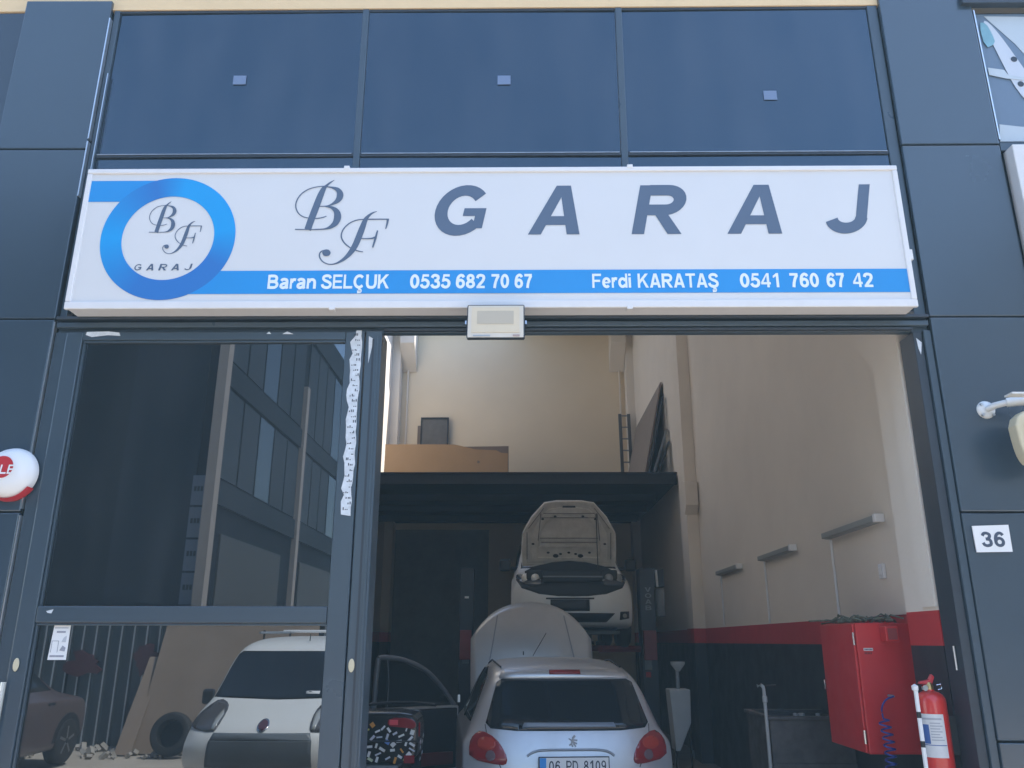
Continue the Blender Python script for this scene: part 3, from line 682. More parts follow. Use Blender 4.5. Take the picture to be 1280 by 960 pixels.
for k, (xb, xt, zt, yb, mm, la) in enumerate(((2.24,2.60,5.85,9.58,DKB,'dark metal strip beside the brown board on the mezzanine'),
                                     (2.30,2.61,5.2,9.44,GREYM,'pale aluminium strip beside the brown board on the mezzanine'),
                                     (2.36,2.615,4.95,9.30,DKB,'short dark strip right of the pale strip on the mezzanine'))):
    m = MB(); m.obox(((xb+xt)/2-.03, yb, (4.275+zt)/2), (.018,0,0), (0,.05,0), ((xt-xb)/2,0,(zt-4.275)/2)); m.build('leaning_strip', mm, None, base=(xb, yb, 4.275), label=la, cat='strip', group='strips leaning on the mezzanine')

# two-post lift
lf = thing('two_post_lift', 'dark two post car lift holding up the white car', 'car lift', (.5, 7.6, 0))
for x0, x1 in ((-.90,-.70),(1.70,1.92)):
    B('post', LIFTB, lf, x0, x1, 7.45, 7.75, .03, 2.62, bevel=.01)
    B('base_plate', LIFTB, lf, x0-.12, x1+.12, 7.3, 7.9, .012, .03)
    B('carriage', mat('red_carriage_paint', (.22,.03,.03), .5, var=.2), lf, x0+.02, x1-.02, 7.36, 7.445, 1.35, 1.75, bevel=.006)
for sgn, x in ((1,-.68),(-1,1.68)):
    for yy in (6.9, 8.6):
        m = MB(); m.tube([(x,7.6,1.5),(x+sgn*.62,yy,1.5)], .05, 6); m.build('arm', mat('red_arm_paint', (.20,.03,.03), .5, var=.2), lf)
        MB().lathe([(.06,0),(.06,.05),(.03,.06),(.03,.16)], (x+sgn*.62,yy,1.55), 'z', 12).build('arm_pad', BLKP, lf)
MB().lathe([(.0,-.02),(.07,-.01),(.075,.0),(.075,.36),(.06,.38),(.0,.385)], (2.01,7.6,1.96), 'z', 18).build('hydraulic_motor', GREYM, lf, smooth=40)
B('motor_bracket', LIFTB, lf, 1.925, 2.08, 7.55, 7.68, 2.36, 2.62, bevel=.006)
MB().tube([(1.97,7.52,2.36),(1.96,7.52,2.60)], .018, 8).build('valve_pipe', WHITEP, lf)
text('post_lettering', 'LIFT', mat('pale_lift_print', (.20,.22,.24), .6), lf, 1.70, 1.90, 2.2, 2.27, 7.449) if False else None
# rotated post lettering: one letter under another
GL['V'] = (.96, [('p',[(0,1),(.24,1),(.5,.26),(.5,0),(.39,0)]),('p',[(1,1),(.61,0),(.5,0),(.5,.26),(.76,1)])]); GL['O'] = (1.0, [('s', arc(.5,.5,.40,.41,0,360,28))])
for k, ch in enumerate('BAOV'):
    gtext('post_letter', ch, mat('pale_lift_print', (.26,.28,.30), .6), lf, 1.775, 1.865, 2.03+k*.085, 2.095+k*.085, 7.449)
B('warning_label', mat('lift_label', (.24,.26,.26), .6, var=.3, scale=30), lf, 1.73, 1.83, 7.446, 7.449, 1.22, 1.52)
B('red_tag', SRED, lf, 1.74, 1.81, 7.445, 7.449, 1.12, 1.19)
B('warning_label', MATS['lift_label'], lf, -.85, -.75, 7.446, 7.449, 1.30, 1.62)
B('small_mark', WHITEP, lf, -.83, -.77, 7.446, 7.449, 2.19, 2.22)

# oil drainer
od = thing('oil_drainer', 'pale waste oil drainer with funnel cup beside the right lift post', 'oil drainer', (1.7, 4.65, 0))
m = MB(); m.add([(1.575,4.58,1.11),(1.80,4.58,1.11),(1.79,4.58,.78),(1.66,4.58,.50),(1.615,4.58,.50),(1.575,4.85,1.11),(1.80,4.85,1.11),(1.79,4.85,.78),(1.66,4.85,.50),(1.615,4.85,.50)],
                [(0,1,2,3,4),(9,8,7,6,5),(0,5,6,1),(1,6,7,2),(2,7,8,3),(3,8,9,4),(4,9,5,0)])
m.build('tank', mat('pale_tank_paint', (.40,.42,.43), .5, var=.12, scale=5), od, bevel=.012)
MB().tube([(1.69,4.7,1.11),(1.69,4.7,1.30)], .02, 8).build('riser', GREYM, od)
MB().lathe([(.02,0),(.075,.07),(.08,.10),(.07,.10),(.0,.03)], (1.70,4.7,1.29), 'z', 20).build('funnel', mat('pale_funnel', (.45,.47,.48), .45), od, smooth=40)
MB().box(1.60,1.80,4.60,4.84,.05,.12).build('base', BLKP, od)
for x in (1.62,1.78): MB().tube([(x,4.62,.06),(x,4.62,.9)], .012, 6).build('leg', BLKP, od)
MB().lathe([(.04,-.02),(.05,0),(.04,.02)], (1.6,4.62,.055), 'x', 12).build('castor', RUBBER, od)

# parts washer and stand pipe
pw = thing('parts_washer', 'grimy dark steel parts washing tank before the right wall', 'tank', (2.25, 2.5, 0))
for a in ((1.955,2.60,2.20,2.22),(1.955,2.60,2.88,2.90)): B('tank_side', GRIME, pw, a[0], a[1], a[2], a[3], .40, 1.01)
for a in ((1.955,1.975),(2.58,2.60)): B('tank_side', GRIME, pw, a[0], a[1], 2.221, 2.879, .40, 1.01)
B('tank_floor', GRIME, pw, 1.976, 2.579, 2.221, 2.879, .42, .44)
for a in ((1.935,2.612,2.17,2.23),(1.935,2.612,2.87,2.93)): B('rim', GRIME, pw, a[0], a[1], a[2], a[3], 1.012, 1.04, bevel=.006)
B('rim', GRIME, pw, 1.935, 1.985, 2.231, 2.869, 1.012, 1.04, bevel=.006)
B('brace', GRIME, pw, 1.95, 2.60, 2.180, 2.199, .66, .70, bevel=.004)
for x in (1.97,2.58):
    for y in (2.22,2.88): MB().tube([(x,y,.012),(x,y,.40)], .02, 6).build('leg', GRIME, pw)
for k in range(5):
    x = rnd.uniform(2.0,2.5); MB().lathe([(.0,0),(.02,.002),(.018,.02),(.0,.024)], (x,2.2,1.041), 'z', 8).build('loose_nut', GREYM, pw)
sp = thing('stand_pipe', 'thin pale stand pipe with bent tap beside the washing tank', 'pipe', (1.9, 2.1, 0))
MB().tube([(1.905,2.1,.012),(1.90,2.1,1.24),(1.896,2.1,1.262),(1.88,2.1,1.275),(1.85,2.1,1.268)], .014, 8).build('pipe', GREYL, sp, smooth=50)
MB().lathe([(.012,-.03),(.02,-.02),(.02,.02),(.012,.03)], (1.902,2.1,1.17), 'z', 10).build('collar', GREYL, sp)
MB().tube([(1.915,2.1,1.27),(2.0,2.12,1.275)], .006, 6).build('lever', GRIME, sp)

# red hose cabinet
cbn = thing('red_cabinet', 'red steel cabinet on the right wall inside the doorway', 'cabinet', (2.4, 1.2, .9))
B('body', REDP, cbn, 2.205, 2.618, .90, 1.52, .918, 1.722, bevel=.008)
B('door', REDP, cbn, 2.186, 2.203, .905, 1.515, .925, 1.715, bevel=.006)
MB().tube([(2.182,1.47,1.28),(2.165,1.47,1.28),(2.165,1.47,1.34),(2.182,1.47,1.34)], .006, 6).build('handle', CHROME, cbn)
for z in (1.02, 1.62): MB().tube([(2.190,.902,z-.04),(2.190,.902,z+.04)], .008, 6).build('hinge', CHROME, cbn)
B('label_plate', WHITEP, cbn, 2.245, 2.305, .896, .8995, 1.545, 1.562)
tx = MB()
for k in range(6): tx.box(2.25+k*.009, 2.256+k*.009, .895, .8965, 1.549, 1.558)
tx.build('label_print', BLACKTXT, cbn)
tx = MB()
for k in range(5): tx.box(2.25+k*.010, 2.254+k*.010, .8962, .8995, 1.523, 1.535)
tx.build('vent_slots', BLKP, cbn)
rag = MB(); 
for k in range(60):
    x, y = rnd.uniform(2.22,2.50), rnd.uniform(.92,1.45); a = rnd.uniform(0,6.28); l = rnd.uniform(.03,.07)
    z = 1.728+rnd.uniform(0,.03)
    rag.tube([(x,y,z),(x+l*math.cos(a),y+l*math.sin(a),z+rnd.uniform(.0,.03)),(x+2*l*math.cos(a+.5),y+2*l*math.sin(a+.5),z-.004)], .006, 5)
rag.build('glove_heap', mat('dusty_green_cloth', (.13,.15,.11), .9, var=.5, scale=25), None, base=(2.36,1.2,1.724), label='heap of dusty greenish rags on top of the red cabinet', cat='rags')
bx = thing('alarm_button', 'small red call point above the red cabinet', 'button', (2.5, .85, 1.60))
B('box', REDP, bx, 2.36, 2.448, .80, .893, 1.60, 1.70, bevel=.008); B('window', mat('pale_red_glass', (.26,.05,.05), .3), bx, 2.375, 2.433, .794, .7995, 1.615, 1.685)
# extinguisher
ex = thing('fire_extinguisher', 'red fire extinguisher with white label by the right jamb', 'extinguisher', (2.335, .235, .6))
ec = (2.33, .235, .62)
MB().lathe([(.0,0),(.07,.004),(.08,.02),(.08,.655),(.077,.675),(.066,.695),(.045,.708),(.027,.714),(.025,.722),(.0,.722)], ec, 'z', 28).build('cylinder', REDX, ex, smooth=50)
MB().lathe([(.022,.0),(.024,.03),(.016,.05),(.0,.05)], (2.33,.235,1.33), 'z', 14).build('valve', BRASS, ex, smooth=40)
m = MB(); m.prism([(2.27,1.372),(2.345,1.365),(2.365,1.41),(2.35,1.425),(2.33,1.395),(2.28,1.385)], 'y', .222, .248); m.build('lever', SRED, ex, bevel=.004)
MB().lathe([(.016,-.012),(.018,0),(.012,.012)], (2.295,.215,1.35), 'y', 12).build('gauge', CHROME, ex)
MB().tube([(2.37,.225,1.365),(2.392,.22,1.37),(2.395,.22,1.345),(2.375,.225,1.34)], .004, 6).build('safety_pin', CHROME, ex)
def cyl_label(name, m, t0, t1, z0, z1, r=.0812):
    mb = MB(); k_ = 12; vs = []
    for k in range(k_+1):
        t = t0+(t1-t0)*k/k_; vs += [(2.33+r*math.cos(t), .235+r*math.sin(t), z) for z in (z0, z1)]
    mb.add(vs, [(2*k,2*k+2,2*k+3,2*k+1) for k in range(k_)]); return mb.build(name, m, ex, smooth=60)
LBL = mat('extinguisher_label', (.66,.67,.68), .5, var=.06, scale=30)
cyl_label('label', LBL, R(195), R(285), .99, 1.215)
cyl_label('label_stripe', mat('label_blue', (.05,.12,.35), .5), R(200), R(225), 1.06, 1.16, .0822)
MATS['label_grey'] = mat('label_grey', (.40,.42,.47), .5)
for k in range(7): cyl_label('label_line', MATS['label_grey'], R(230), R(276-(k*7)%17), 1.078+k*.0145, 1.084+k*.0145, .0822)
cyl_label('label_stripe', MATS['label_blue'], R(198), R(283), 1.052, 1.056, .0822)
cyl_label('label_stripe', MATS['label_grey'], R(198), R(275), 1.185, 1.195, .0822)
B('wall_bracket', BLKP, ex, 2.405, 2.448, .21, .26, 1.0, 1.2)
# striped rod and coiled hose
rd = thing('striped_rod', 'white rod with black bands beside the fire extinguisher', 'rod', (2.22, .2, .012))
for k in range(9):
    z0, z1 = .03+k*.15, .03+k*.15+.148
    MB().tube([(2.205,.13,z0),(2.205,.13,z1-.03)], .012, 8).build('white_section', WHITEP, rd)
    if k < 8: MB().tube([(2.205,.13,z1-.03),(2.205,.13,z1+.002)], .0125, 8).build('black_band', BLKP, rd)
MB().lathe([(.0,-.02),(.017,-.012),(.018,.01),(.0,.022)], (2.203,.13,1.355), 'z', 12).build('knob', WHITEP, rd, smooth=40)
ho = thing('coiled_hose', 'thin blue coiled air hose hanging before the red cabinet', 'hose', (2.29, .78, .55))
pts = [(2.36,.80,1.27),(2.30,.78,1.25),(2.268,.78,1.20),(2.27,.78,1.14)]
for k in range(160):
    t = k/159; a = t*2*math.pi*13
    pts.append((2.275+.015*math.sin(t*5)+.032*math.cos(a), .785+.03*math.sin(a), 1.13-.55*t))
MB().tube(cr(pts[:4],4)+pts[4:], .0055, 6).build('coil', BLUEH, ho, smooth=60)
MB().tube([(2.36,.80,1.27),(2.37,.84,1.27),(2.37,.90,1.27)], .008, 6).build('hook', GREYM, ho)

# scooter with a sticker-covered top box
sco = thing('scooter', 'parked scooter with black top box covered in small colourful stickers', 'scooter', (-1.10, 2.55, 0))
def lx(p): return p
BLKG = mat('gloss_black_plastic', (.015,.016,.018), .25, 0, .5, coat=.3)
m = MB(); tb = chaikin([(-1.39,.70),(-.82,.70),(-.795,.86),(-.80,1.0),(-.85,1.075),(-1.35,1.075),(-1.40,1.0),(-1.405,.86)],1)
m.prism(tb, 'y', 2.0, 2.42); box_ = m.build('top_box', BLKG, sco, bevel=.035, seg=4)
B('box_rim', BLKP, sco, -1.402, -.798, 1.994, 2.425, .862, .874)
m = MB(); m.prism(chaikin([(-1.04,.975),(-.93,.965),(-.82,.955),(-.815,1.0),(-.86,1.035),(-1.03,1.035)],1), 'y', 1.985, 2.012); m.build('red_reflector', REDL, sco, bevel=.006)
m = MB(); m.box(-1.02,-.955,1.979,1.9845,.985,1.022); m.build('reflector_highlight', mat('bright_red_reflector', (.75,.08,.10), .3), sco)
B('side_reflector', REDL, sco, -.800, -.788, 2.03, 2.09, .90, 1.0)
B('lower_reflector', REDL, sco, -.90, -.82, 1.988, 1.997, .715, .77)
cols = [(.75,.75,.72),(.80,.80,.80),(.70,.62,.68),(.55,.50,.15),(.65,.30,.06),(.15,.28,.62),(.55,.60,.42),(.60,.62,.70)]
stm = [mat('sticker_%d' % k, c, .5) for k, c in enumerate(cols)]
m = MB(); used = []
for k in range(900):
    x, z = rnd.uniform(-1.36,-.835), rnd.uniform(.725,.985)
    if x > -1.05 and z > .955: continue
    if any(math.hypot(x-a, (z-b)*1.25) < .046 for a, b in used): continue
    used.append((x,z)); a = rnd.choice((.1,.5,.8,-.5,-.9,1.3,.4)); l, h = rnd.uniform(.016,.026), rnd.uniform(.005,.010)
    if rnd.random() < .12: l, h = .018, .016
    m.cur = rnd.choice((0,0,1,1,1,2,3,4,5,6,7,1,7))
    ca, sa = math.cos(a), math.sin(a)
    m.obox((x,1.9985,z), (l*ca,0,l*sa), (0,.0012,0), (-h*sa,0,h*ca))
for k in range(10):
    y, z = rnd.uniform(2.06,2.38), rnd.uniform(.72,.98); m.cur = rnd.choice((0,1,2,7)); m.obox((-.797,y,z), (.0015,0,0), (0,.018,.006), (0,-.003,.008))
st = m.build('stickers', stm, sco); st['kind'] = 'stuff'
m = MB(); m.prism(chaikin([(1.93,.45),(1.98,.66),(2.45,.70),(2.95,.66),(3.1,.50),(3.05,.32),(2.4,.30)],2), 'x', -1.24, -.96); m.build('body', BLKG, sco, bevel=.04, seg=3)
m = MB(); m.prism(chaikin([(2.43,.70),(2.46,.80),(2.7,.80),(3.0,.74),(3.02,.69)],1), 'x', -1.22, -.98); m.build('seat', BLKP, sco, bevel=.03)
m = MB(); m.prism([(3.35,.28),(3.43,.28),(3.32,1.0),(3.24,1.0)], 'x', -1.28, -.92); m.build('leg_shield', BLKG, sco, bevel=.03)
B('floor_board', BLKP, sco, -1.24, -.96, 3.0, 3.36, .24, .30, bevel=.01)
MB().tube([(-1.42,3.12,1.05),(-1.2,3.25,1.06),(-1.0,3.25,1.06),(-.78,3.12,1.05)], .014, 8).build('handlebar', BLKP, sco)
for yy in (2.15, 3.55):
    MB().lathe([(.13,-.045),(.19,-.05),(.235,-.03),(.245,0),(.235,.03),(.19,.05),(.13,.045)], (-1.1,yy,.257), 'x', 28).build('tyre', RUBBER, sco, smooth=50)
    MB().lathe([(.0,-.03),(.13,-.035),(.13,.035),(.0,.03)], (-1.1,yy,.257), 'x', 20).build('rim', ALLOY, sco)
B('rack', GREYM, sco, -1.25, -.95, 2.02, 2.45, .672, .695)
B('number_plate', WHITEP, sco, -1.20, -1.0, 1.94, 1.946, .50, .62)

# ================================================================== CARS
def wheel(par, x, y, z=.30, r=.30, w=.19):
    o = MB().lathe([(r*.62,-w*.48),(r*.85,-w*.52),(r*.97,-w*.38),(r,-w*.1),(r,w*.1),(r*.97,w*.38),(r*.85,w*.52),(r*.62,w*.48)], (x,y,z), 'x', 32).build('wheel', RUBBER, par, smooth=50)
    s = 1 if x > 0 else -1
    m = MB(); m.lathe([(.0,.0),(r*.60,.0),(r*.64,s*w*.10),(r*.64,-s*.05),(.0,-s*.05)], (x+s*w*.36,y,z), 'x', 28); m.build('rim', ALLOY, o, smooth=40)
    m = MB()
    for k in range(5):
        t = 2*math.pi*k/5+.3; a = Vector((0,math.cos(t),math.sin(t))); b = Vector((0,-math.sin(t),math.cos(t)))
        m.obox(Vector((x+s*w*.42,y,z))+a*r*.34, (.012,0,0), a*r*.28, b*r*.055)
    m.build('spokes', ALLOY, o)
    MB().lathe([(.0,0),(.03,0),(.03,.02),(.0,.022)], (x+s*w*.44,y,z), 'x', 12).build('hub', BLKP, o)
    return o
GT = [(0,1),(.30,1.0),(.52,.985),(.64,.95),(.72,.86),(.80,.60),(.88,.28),(.94,.06),(.975,.0),(1,0)]
def car_shell(par, C, W, belt, paint, cR, cF, G=GT, bay=None, name='body', flank=.14):
    L = max(y for y, z in C); n = len(C); loops = []
    bl = lambda y: (lambda p: next((a[1]+(b[1]-a[1])*(y-a[0])/(b[0]-a[0]) for a, b in zip(p, p[1:]) if a[0] <= y <= b[0]), p[-1][1]))(belt)
    for s, gg in G:
        lp = []
        for i, (y, z) in enumerate(C):
            b = bl(max(belt[0][0], min(belt[-1][0], y)))
            if bay and i in bay: z = z + (bay[i]-z)*max(0, min(1, (.84-s)/.08))
            if z > b: z2 = b + (z-b)*gg - .03*s*s
            else: z2 = z - (.045*s**4 if z > .5 else 0)
            if s > .94: z2 = .55 + (z2-.55)*(1-flank*(s-.94)/.06)
            wr = max(0, 1-y/.55); wf = max(0, 1-(L-y)/.9)
            y2 = y + cR*s**3.2*wr - cF*s**3.2*wf
            lp.append((y2, z2))
        loops.append((s*W, lp))
    mb = MB(); idx = {}
    order = [(-x, l) for x, l in loops[:0:-1]] + loops
    vs = []; fs = []
    for x, l in order: vs += [(x, y, z) for y, z in l]
    for j in range(len(order)-1):
        for i in range(n):
            k = (i+1) % n; fs.append((j*n+i, j*n+k, (j+1)*n+k, (j+1)*n+i))
    e = (len(order)-1)*n
    fs.append(tuple(range(n))); fs.append(tuple(e+i for i in range(n-1,-1,-1)))
    mb.add(vs, fs); o = mb.build(name, paint, par, sub=2)
    dg = bpy.context.evaluated_depsgraph_get(); me = bpy.data.meshes.new_from_object(o.evaluated_get(dg))
    o.modifiers.clear(); o.data = me; me.polygons.foreach_set('use_smooth', [True]*len(me.polygons))
    bvh = BVHTree.FromPolygons([v.co.copy() for v in me.vertices], [tuple(p.vertices) for p in me.polygons])
    return o, bvh
def patch(bvh, poly, axis, sgn, name, m, par, off=.004, step=.05, thick=.010, rnd_=0):
    if rnd_: poly = chaikin(poly, rnd_)
    def P3(a, b): return Vector((0,a,b)) if axis == 'x' else Vector((a,0,b)) if axis == 'y' else Vector((a,b,0))
    ax = {'x': Vector((1,0,0)), 'y': Vector((0,1,0)), 'z': Vector((0,0,1))}[axis]
    bm = bmesh.new(); f = bm.faces.new([bm.verts.new(P3(*p)) for p in poly]); bmesh.ops.triangulate(bm, faces=[f])
    for d in range(3):
        e = Vector((d == 0, d == 1, d == 2))
        if e.dot(ax): continue
        lo = min(v.co[d] for v in bm.verts); hi = max(v.co[d] for v in bm.verts); q = lo+step
        while q < hi:
            bmesh.ops.bisect_plane(bm, geom=bm.verts[:]+bm.edges[:]+bm.faces[:], plane_co=e*q, plane_no=e); q += step
    bmesh.ops.remove_doubles(bm, verts=bm.verts, dist=1e-5)
    for v in bm.verts:
        o = v.co + ax*sgn*20
        h, nrm, _, _ = bvh.ray_cast(o, -ax*sgn)
        if h is None: h, nrm, _, _ = bvh.find_nearest(v.co + ax*sgn*1.0)
        if nrm.dot(ax*sgn) < 0: nrm = -nrm
        v.co = h + nrm*off
    bmesh.ops.recalc_face_normals(bm, faces=bm.faces)
    me = bpy.data.meshes.new(name); bm.to_mesh(me); bm.free()
    avg = sum((p.normal for p in me.polygons), Vector()) 
    if avg.dot(ax*sgn) < 0: me.flip_normals()
    me.materials.append(m); me.polygons.foreach_set('use_smooth', [True]*len(me.polygons))
    o = bpy.data.objects.new(name, me); COL.objects.link(o); o.parent = par; OFF[o] = OFF.get(par, Vector())
    md = o.modifiers.new('thick', 'SOLIDIFY'); md.thickness = thick; md.offset = -1
    return o
def mir(poly): return [(-a, b) for a, b in poly][::-1]

# ---- silver hatchback, seen from behind
c1 = thing('hatchback_car', 'silver hatchback with raised bonnet and open driver door, rear to the street', 'car', (.37, 1.88, .012), R(5.2), local=True)
C1 = [(.12,.28),(.02,.40),(.0,.55),(.015,.68),(.045,.80),(.09,.93),(.20,1.12),(.30,1.30),(.35,1.375),(.75,1.44),(1.4,1.465),(1.95,1.41),(2.35,1.20),(2.75,.98),(3.3,.88),(3.68,.70),(3.82,.5),(3.76,.28),(3.2,.2),(1.9,.2),(.6,.2)]
b1, v1 = car_shell(c1, C1, .826, [(0,.91),(1.5,.93),(2.6,.93),(3.2,.86),(3.9,.6)], SILVER, .17, .35)
patch(v1, [(-.60,.95),(-.40,.935),(.40,.935),(.60,.95),(.635,.985),(.545,1.275),(.50,1.30),(-.50,1.30),(-.545,1.275),(-.635,.985)], 'y', -1, 'rear_window', CGLASS, c1)
sp_ = patch(v1, [(-.52,1.305),(.52,1.305),(.48,1.352),(-.48,1.352)], 'y', -1, 'roof_spoiler', SILVER, c1, off=.022, thick=.04)
patch(v1, [(-.125,1.322),(.125,1.322),(.125,1.343),(-.125,1.343)], 'y', -1, 'high_brake_light', mat('dark_red_lens', (.25,.02,.025), .3), c1, off=.034, thick=.012)
TL = [(-.665,.935),(-.725,.90),(-.76,.84),(-.755,.74),(-.52,.70),(-.475,.72),(-.49,.79),(-.56,.885)]
for k in (0, 1):
    pl = TL if k == 0 else mir(TL)
    l_ = patch(v1, pl, 'y', -1, 'tail_light', REDL, c1, off=.010, thick=.02, rnd_=1)
    cx = (-.60 if k == 0 else .60)
    patch(v1, [(cx+.036*math.cos(t*math.pi/7), .765+.036*math.sin(t*math.pi/7)) for t in range(14)], 'y', -1, 'lamp_insert', mat('smoky_lamp_insert', (.16,.10,.11), .25), l_, off=.015, thick=.006, step=.02)
    patch(v1, [(cx+.07*math.cos(t*math.pi/10)*(1 if k == 0 else -1)-.03*(1 if k == 0 else -1), .845+.045*math.sin(t*math.pi/10)) for t in range(20)], 'y', -1, 'lamp_insert', mat('orange_red_insert', (.40,.04,.025), .25), l_, off=.013, thick=.004, step=.03)
patch(v1, [(-.36,.955),(.36,.955),(.345,.985),(-.345,.985)], 'y', -1, 'wiper', mat('grey_wiper', (.22,.26,.32), .5), c1, off=.02, thick=.012)
hpts = []
for k in range(25):
    t = k/24; x = -.33+.66*t; z = .765+.042*(1-abs(2*t-1)**7)
    h_, n_, _, _ = v1.ray_cast(Vector((x,-5,z)), Vector((0,1,0))); hpts.append(h_+n_*.004)
MB().tube(hpts, .009, 8).build('handle_trim', mat('grey_trim', (.30,.33,.38), .4, .3), c1, smooth=60)
for s in (-1, 1):
    q_ = []
    for k in range(9):
        t = k/8; x = s*(.640-.05*t-.10*max(0,t-.35)); z = .975-.29*t
        h_, n_, _, _ = v1.ray_cast(Vector((x,-5,z)), Vector((0,1,0))); q_.append(h_+n_*.001)
    MB().tube(q_, .0035, 6).build('hatch_shut_line', BLKP, c1, smooth=60)
# emblem: a small standing beast of bars
em = MB()
for (a, b, c_, d, hw) in ((-.012,.845,.0,.885,.007),(.0,.885,.018,.905,.008),(.0,.875,.034,.872,.005),(.002,.862,.03,.848,.005),(-.012,.85,-.03,.838,.005),(-.008,.87,-.032,.885,.004),(-.012,.848,-.004,.828,.005),(.004,.852,.02,.828,.005)):
    dx, dz = c_-a, d-b; l = math.hypot(dx, dz); h0, n0, _, _ = v1.ray_cast(Vector(((a+c_)/2,-5,(b+d)/2)), Vector((0,1,0)))
    em.obox(h0+Vector((.02,-.004,0)), (dx/2,0,dz/2), (0,.003,0), (-dz/l*hw,0,dx/l*hw))
em.build('emblem', mat('emblem_metal', (.16,.19,.24), .3, .7), c1)
h0 = v1.ray_cast(Vector((0,-5,.70)), Vector((0,1,0)))[0].y
pl_ = B('number_plate', WHITEP, c1, -.245, .275, h0-.035, h0-.022, .648, .762, bevel=.004)
B('plate_border', BLKP, pl_, -.251, .281, h0-.033, h0-.020, .642, .768)
B('blue_field', mat('plate_blue', (.03,.28,.72), .5), pl_, -.243, -.195, h0-.037, h0-.0355, .650, .760)
for s, x0, x1 in (('06',-.175,-.09),('PD',-.045,.045),('8109',.085,.255)):
    gtext('plate_text', s, mat('plate_ink', (.05,.06,.09), .5), pl_, x0, x1, .668, .742, h0-.0362, sw=.15)
SIDEW = [(.42,.98),(.62,1.30),(1.1,1.375),(1.75,1.36),(2.35,1.12),(2.45,.97),(1.4,.96)]
for s in (-1, 1):
    patch(v1, SIDEW, 'x', s, 'side_window', CGLASS, c1, off=.005)
    patch(v1, [(1.32,.95),(1.38,.95),(1.38,1.36),(1.32,1.36)], 'x', s, 'door_pillar', BLKP, c1, off=.008)
    MB().tube([(s*.50,.55,1.385),(s*.535,1.2,1.43),(s*.535,1.8,1.385)], .007, 6).build('roof_drip', BLKP, c1)
patch(v1, [(-.56,2.02),(.56,2.02),(.66,2.68),(-.66,2.68)], 'z', 1, 'windscreen', CGLASS, c1)
patch(v1, [(-.62,2.82),(.62,2.82),(.58,3.5),(-.58,3.5)], 'z', 1, 'engine_bay', BLKP, c1)
for x in (-.70, .70):
    for y in (.62, 3.06): wheel(c1, x, y, .30)
patch(v1, [(-.66,.30),(.66,.30),(.70,.47),(-.70,.47)], 'y', -1, 'rear_bumper_strip', DGREYP, c1, off=.01)
MB().tube([(-.12,1.62,1.455),(-.03,1.30,1.66)], .0035, 6).build('aerial', BLKP, c1)
MB().tube([(-.20,1.75,1.46),(-.20,1.75,1.495)], .006, 6).build('washer_jet', BLKP, c1)
# bonnet raised on its hinge
HB = MB(); nu, nv = 22, 14
HY, HZ, HA = 2.80, 1.00, R(72)
def hood_pt(u, v):
    x = -.675 + 1.35*u; e = abs(2*u-1)
    top = 1.05 - .36*e**3.0 - .06*e
    vv = v*top; bul = .055*(1-e**2) + .05*math.sin(math.pi*min(1,vv/1.05))*(1-.4*e*e)
    return Vector((x, HY + vv*math.cos(HA) - bul*math.sin(HA), HZ + vv*math.sin(HA) + bul*math.cos(HA)))
vs = [hood_pt(i/nu, j/nv) for j in range(nv+1) for i in range(nu+1)]
HB.add(vs, [(j*(nu+1)+i, j*(nu+1)+i+1, (j+1)*(nu+1)+i+1, (j+1)*(nu+1)+i) for j in range(nv) for i in range(nu)])
hb = HB.build('bonnet', SILVER, c1, smooth=60); md = hb.modifiers.new('t','SOLIDIFY'); md.thickness = .025; md.offset = 0
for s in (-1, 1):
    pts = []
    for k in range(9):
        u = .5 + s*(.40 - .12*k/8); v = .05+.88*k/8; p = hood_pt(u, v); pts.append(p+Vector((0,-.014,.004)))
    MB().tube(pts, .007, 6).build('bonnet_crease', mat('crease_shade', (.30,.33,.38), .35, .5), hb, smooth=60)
for u in (.80,.845):
    p = hood_pt(u, .10); MB().lathe([(.0,-.03),(.028,-.022),(.028,0)], p, 'y', 10).build('washer_nozzle', BLKP, hb)
# open driver door
DO = MB(); th = R(62); hp = Vector((-.80, 2.62, 0)); da = Vector((-math.sin(th), -math.cos(th), 0)); dn = Vector((math.cos(th), -math.sin(th), 0))
def dpt(a, z, t=0): return hp + da*(a*.90) + dn*t + Vector((0,0,z))
prof = [(.02,.30),(.02,.95),(1.06,.95),(1.09,.60),(1.02,.30)]
def dprism(name, poly, t0, t1, m, par, bevel=0):
    mb = MB(); n_ = len(poly); mb.add([dpt(a,z,t0) for a,z in poly]+[dpt(a,z,t1) for a,z in poly], [tuple(range(n_-1,-1,-1)), tuple(range(n_,2*n_))]+[(i,(i+1)%n_,n_+(i+1)%n_,n_+i) for i in range(n_)])
    return mb.build(name, m, par, bevel=bevel)
dr = dprism('front_door', prof, -.03, .03, SILVER, c1, .012)
dprism('door_trim', [(.06,.36),(.06,.93),(1.03,.93),(1.05,.60),(.98,.36)], .032, .075, BLKP, dr, .012)
fr = cr([dpt(.06,.95), dpt(.22,1.12), dpt(.45,1.30), dpt(.72,1.40), dpt(.95,1.43), dpt(1.04,1.42)], 5)
FRP = mat('grey_door_frame', (.20,.22,.25), .4, .3)
MB().tube(fr, .024, 8).build('window_frame', FRP, dr, smooth=50)
MB().tube([dpt(1.04,1.425), dpt(1.06,1.2), dpt(1.07,.95)], .026, 8).build('window_frame', FRP, dr, smooth=50)
MB().tube([dpt(.93,1.41), dpt(.90,1.2), dpt(.91,.95)], .006, 6).build('glass_channel', FRP, dr)
dprism('door_glass', [(.10,.955),(.25,1.12),(.46,1.28),(.74,1.385),(1.02,1.41),(1.045,.955)], -.003, .003, glass_mat('door_clear_glass', (.55,.6,.62), 1.5), dr)
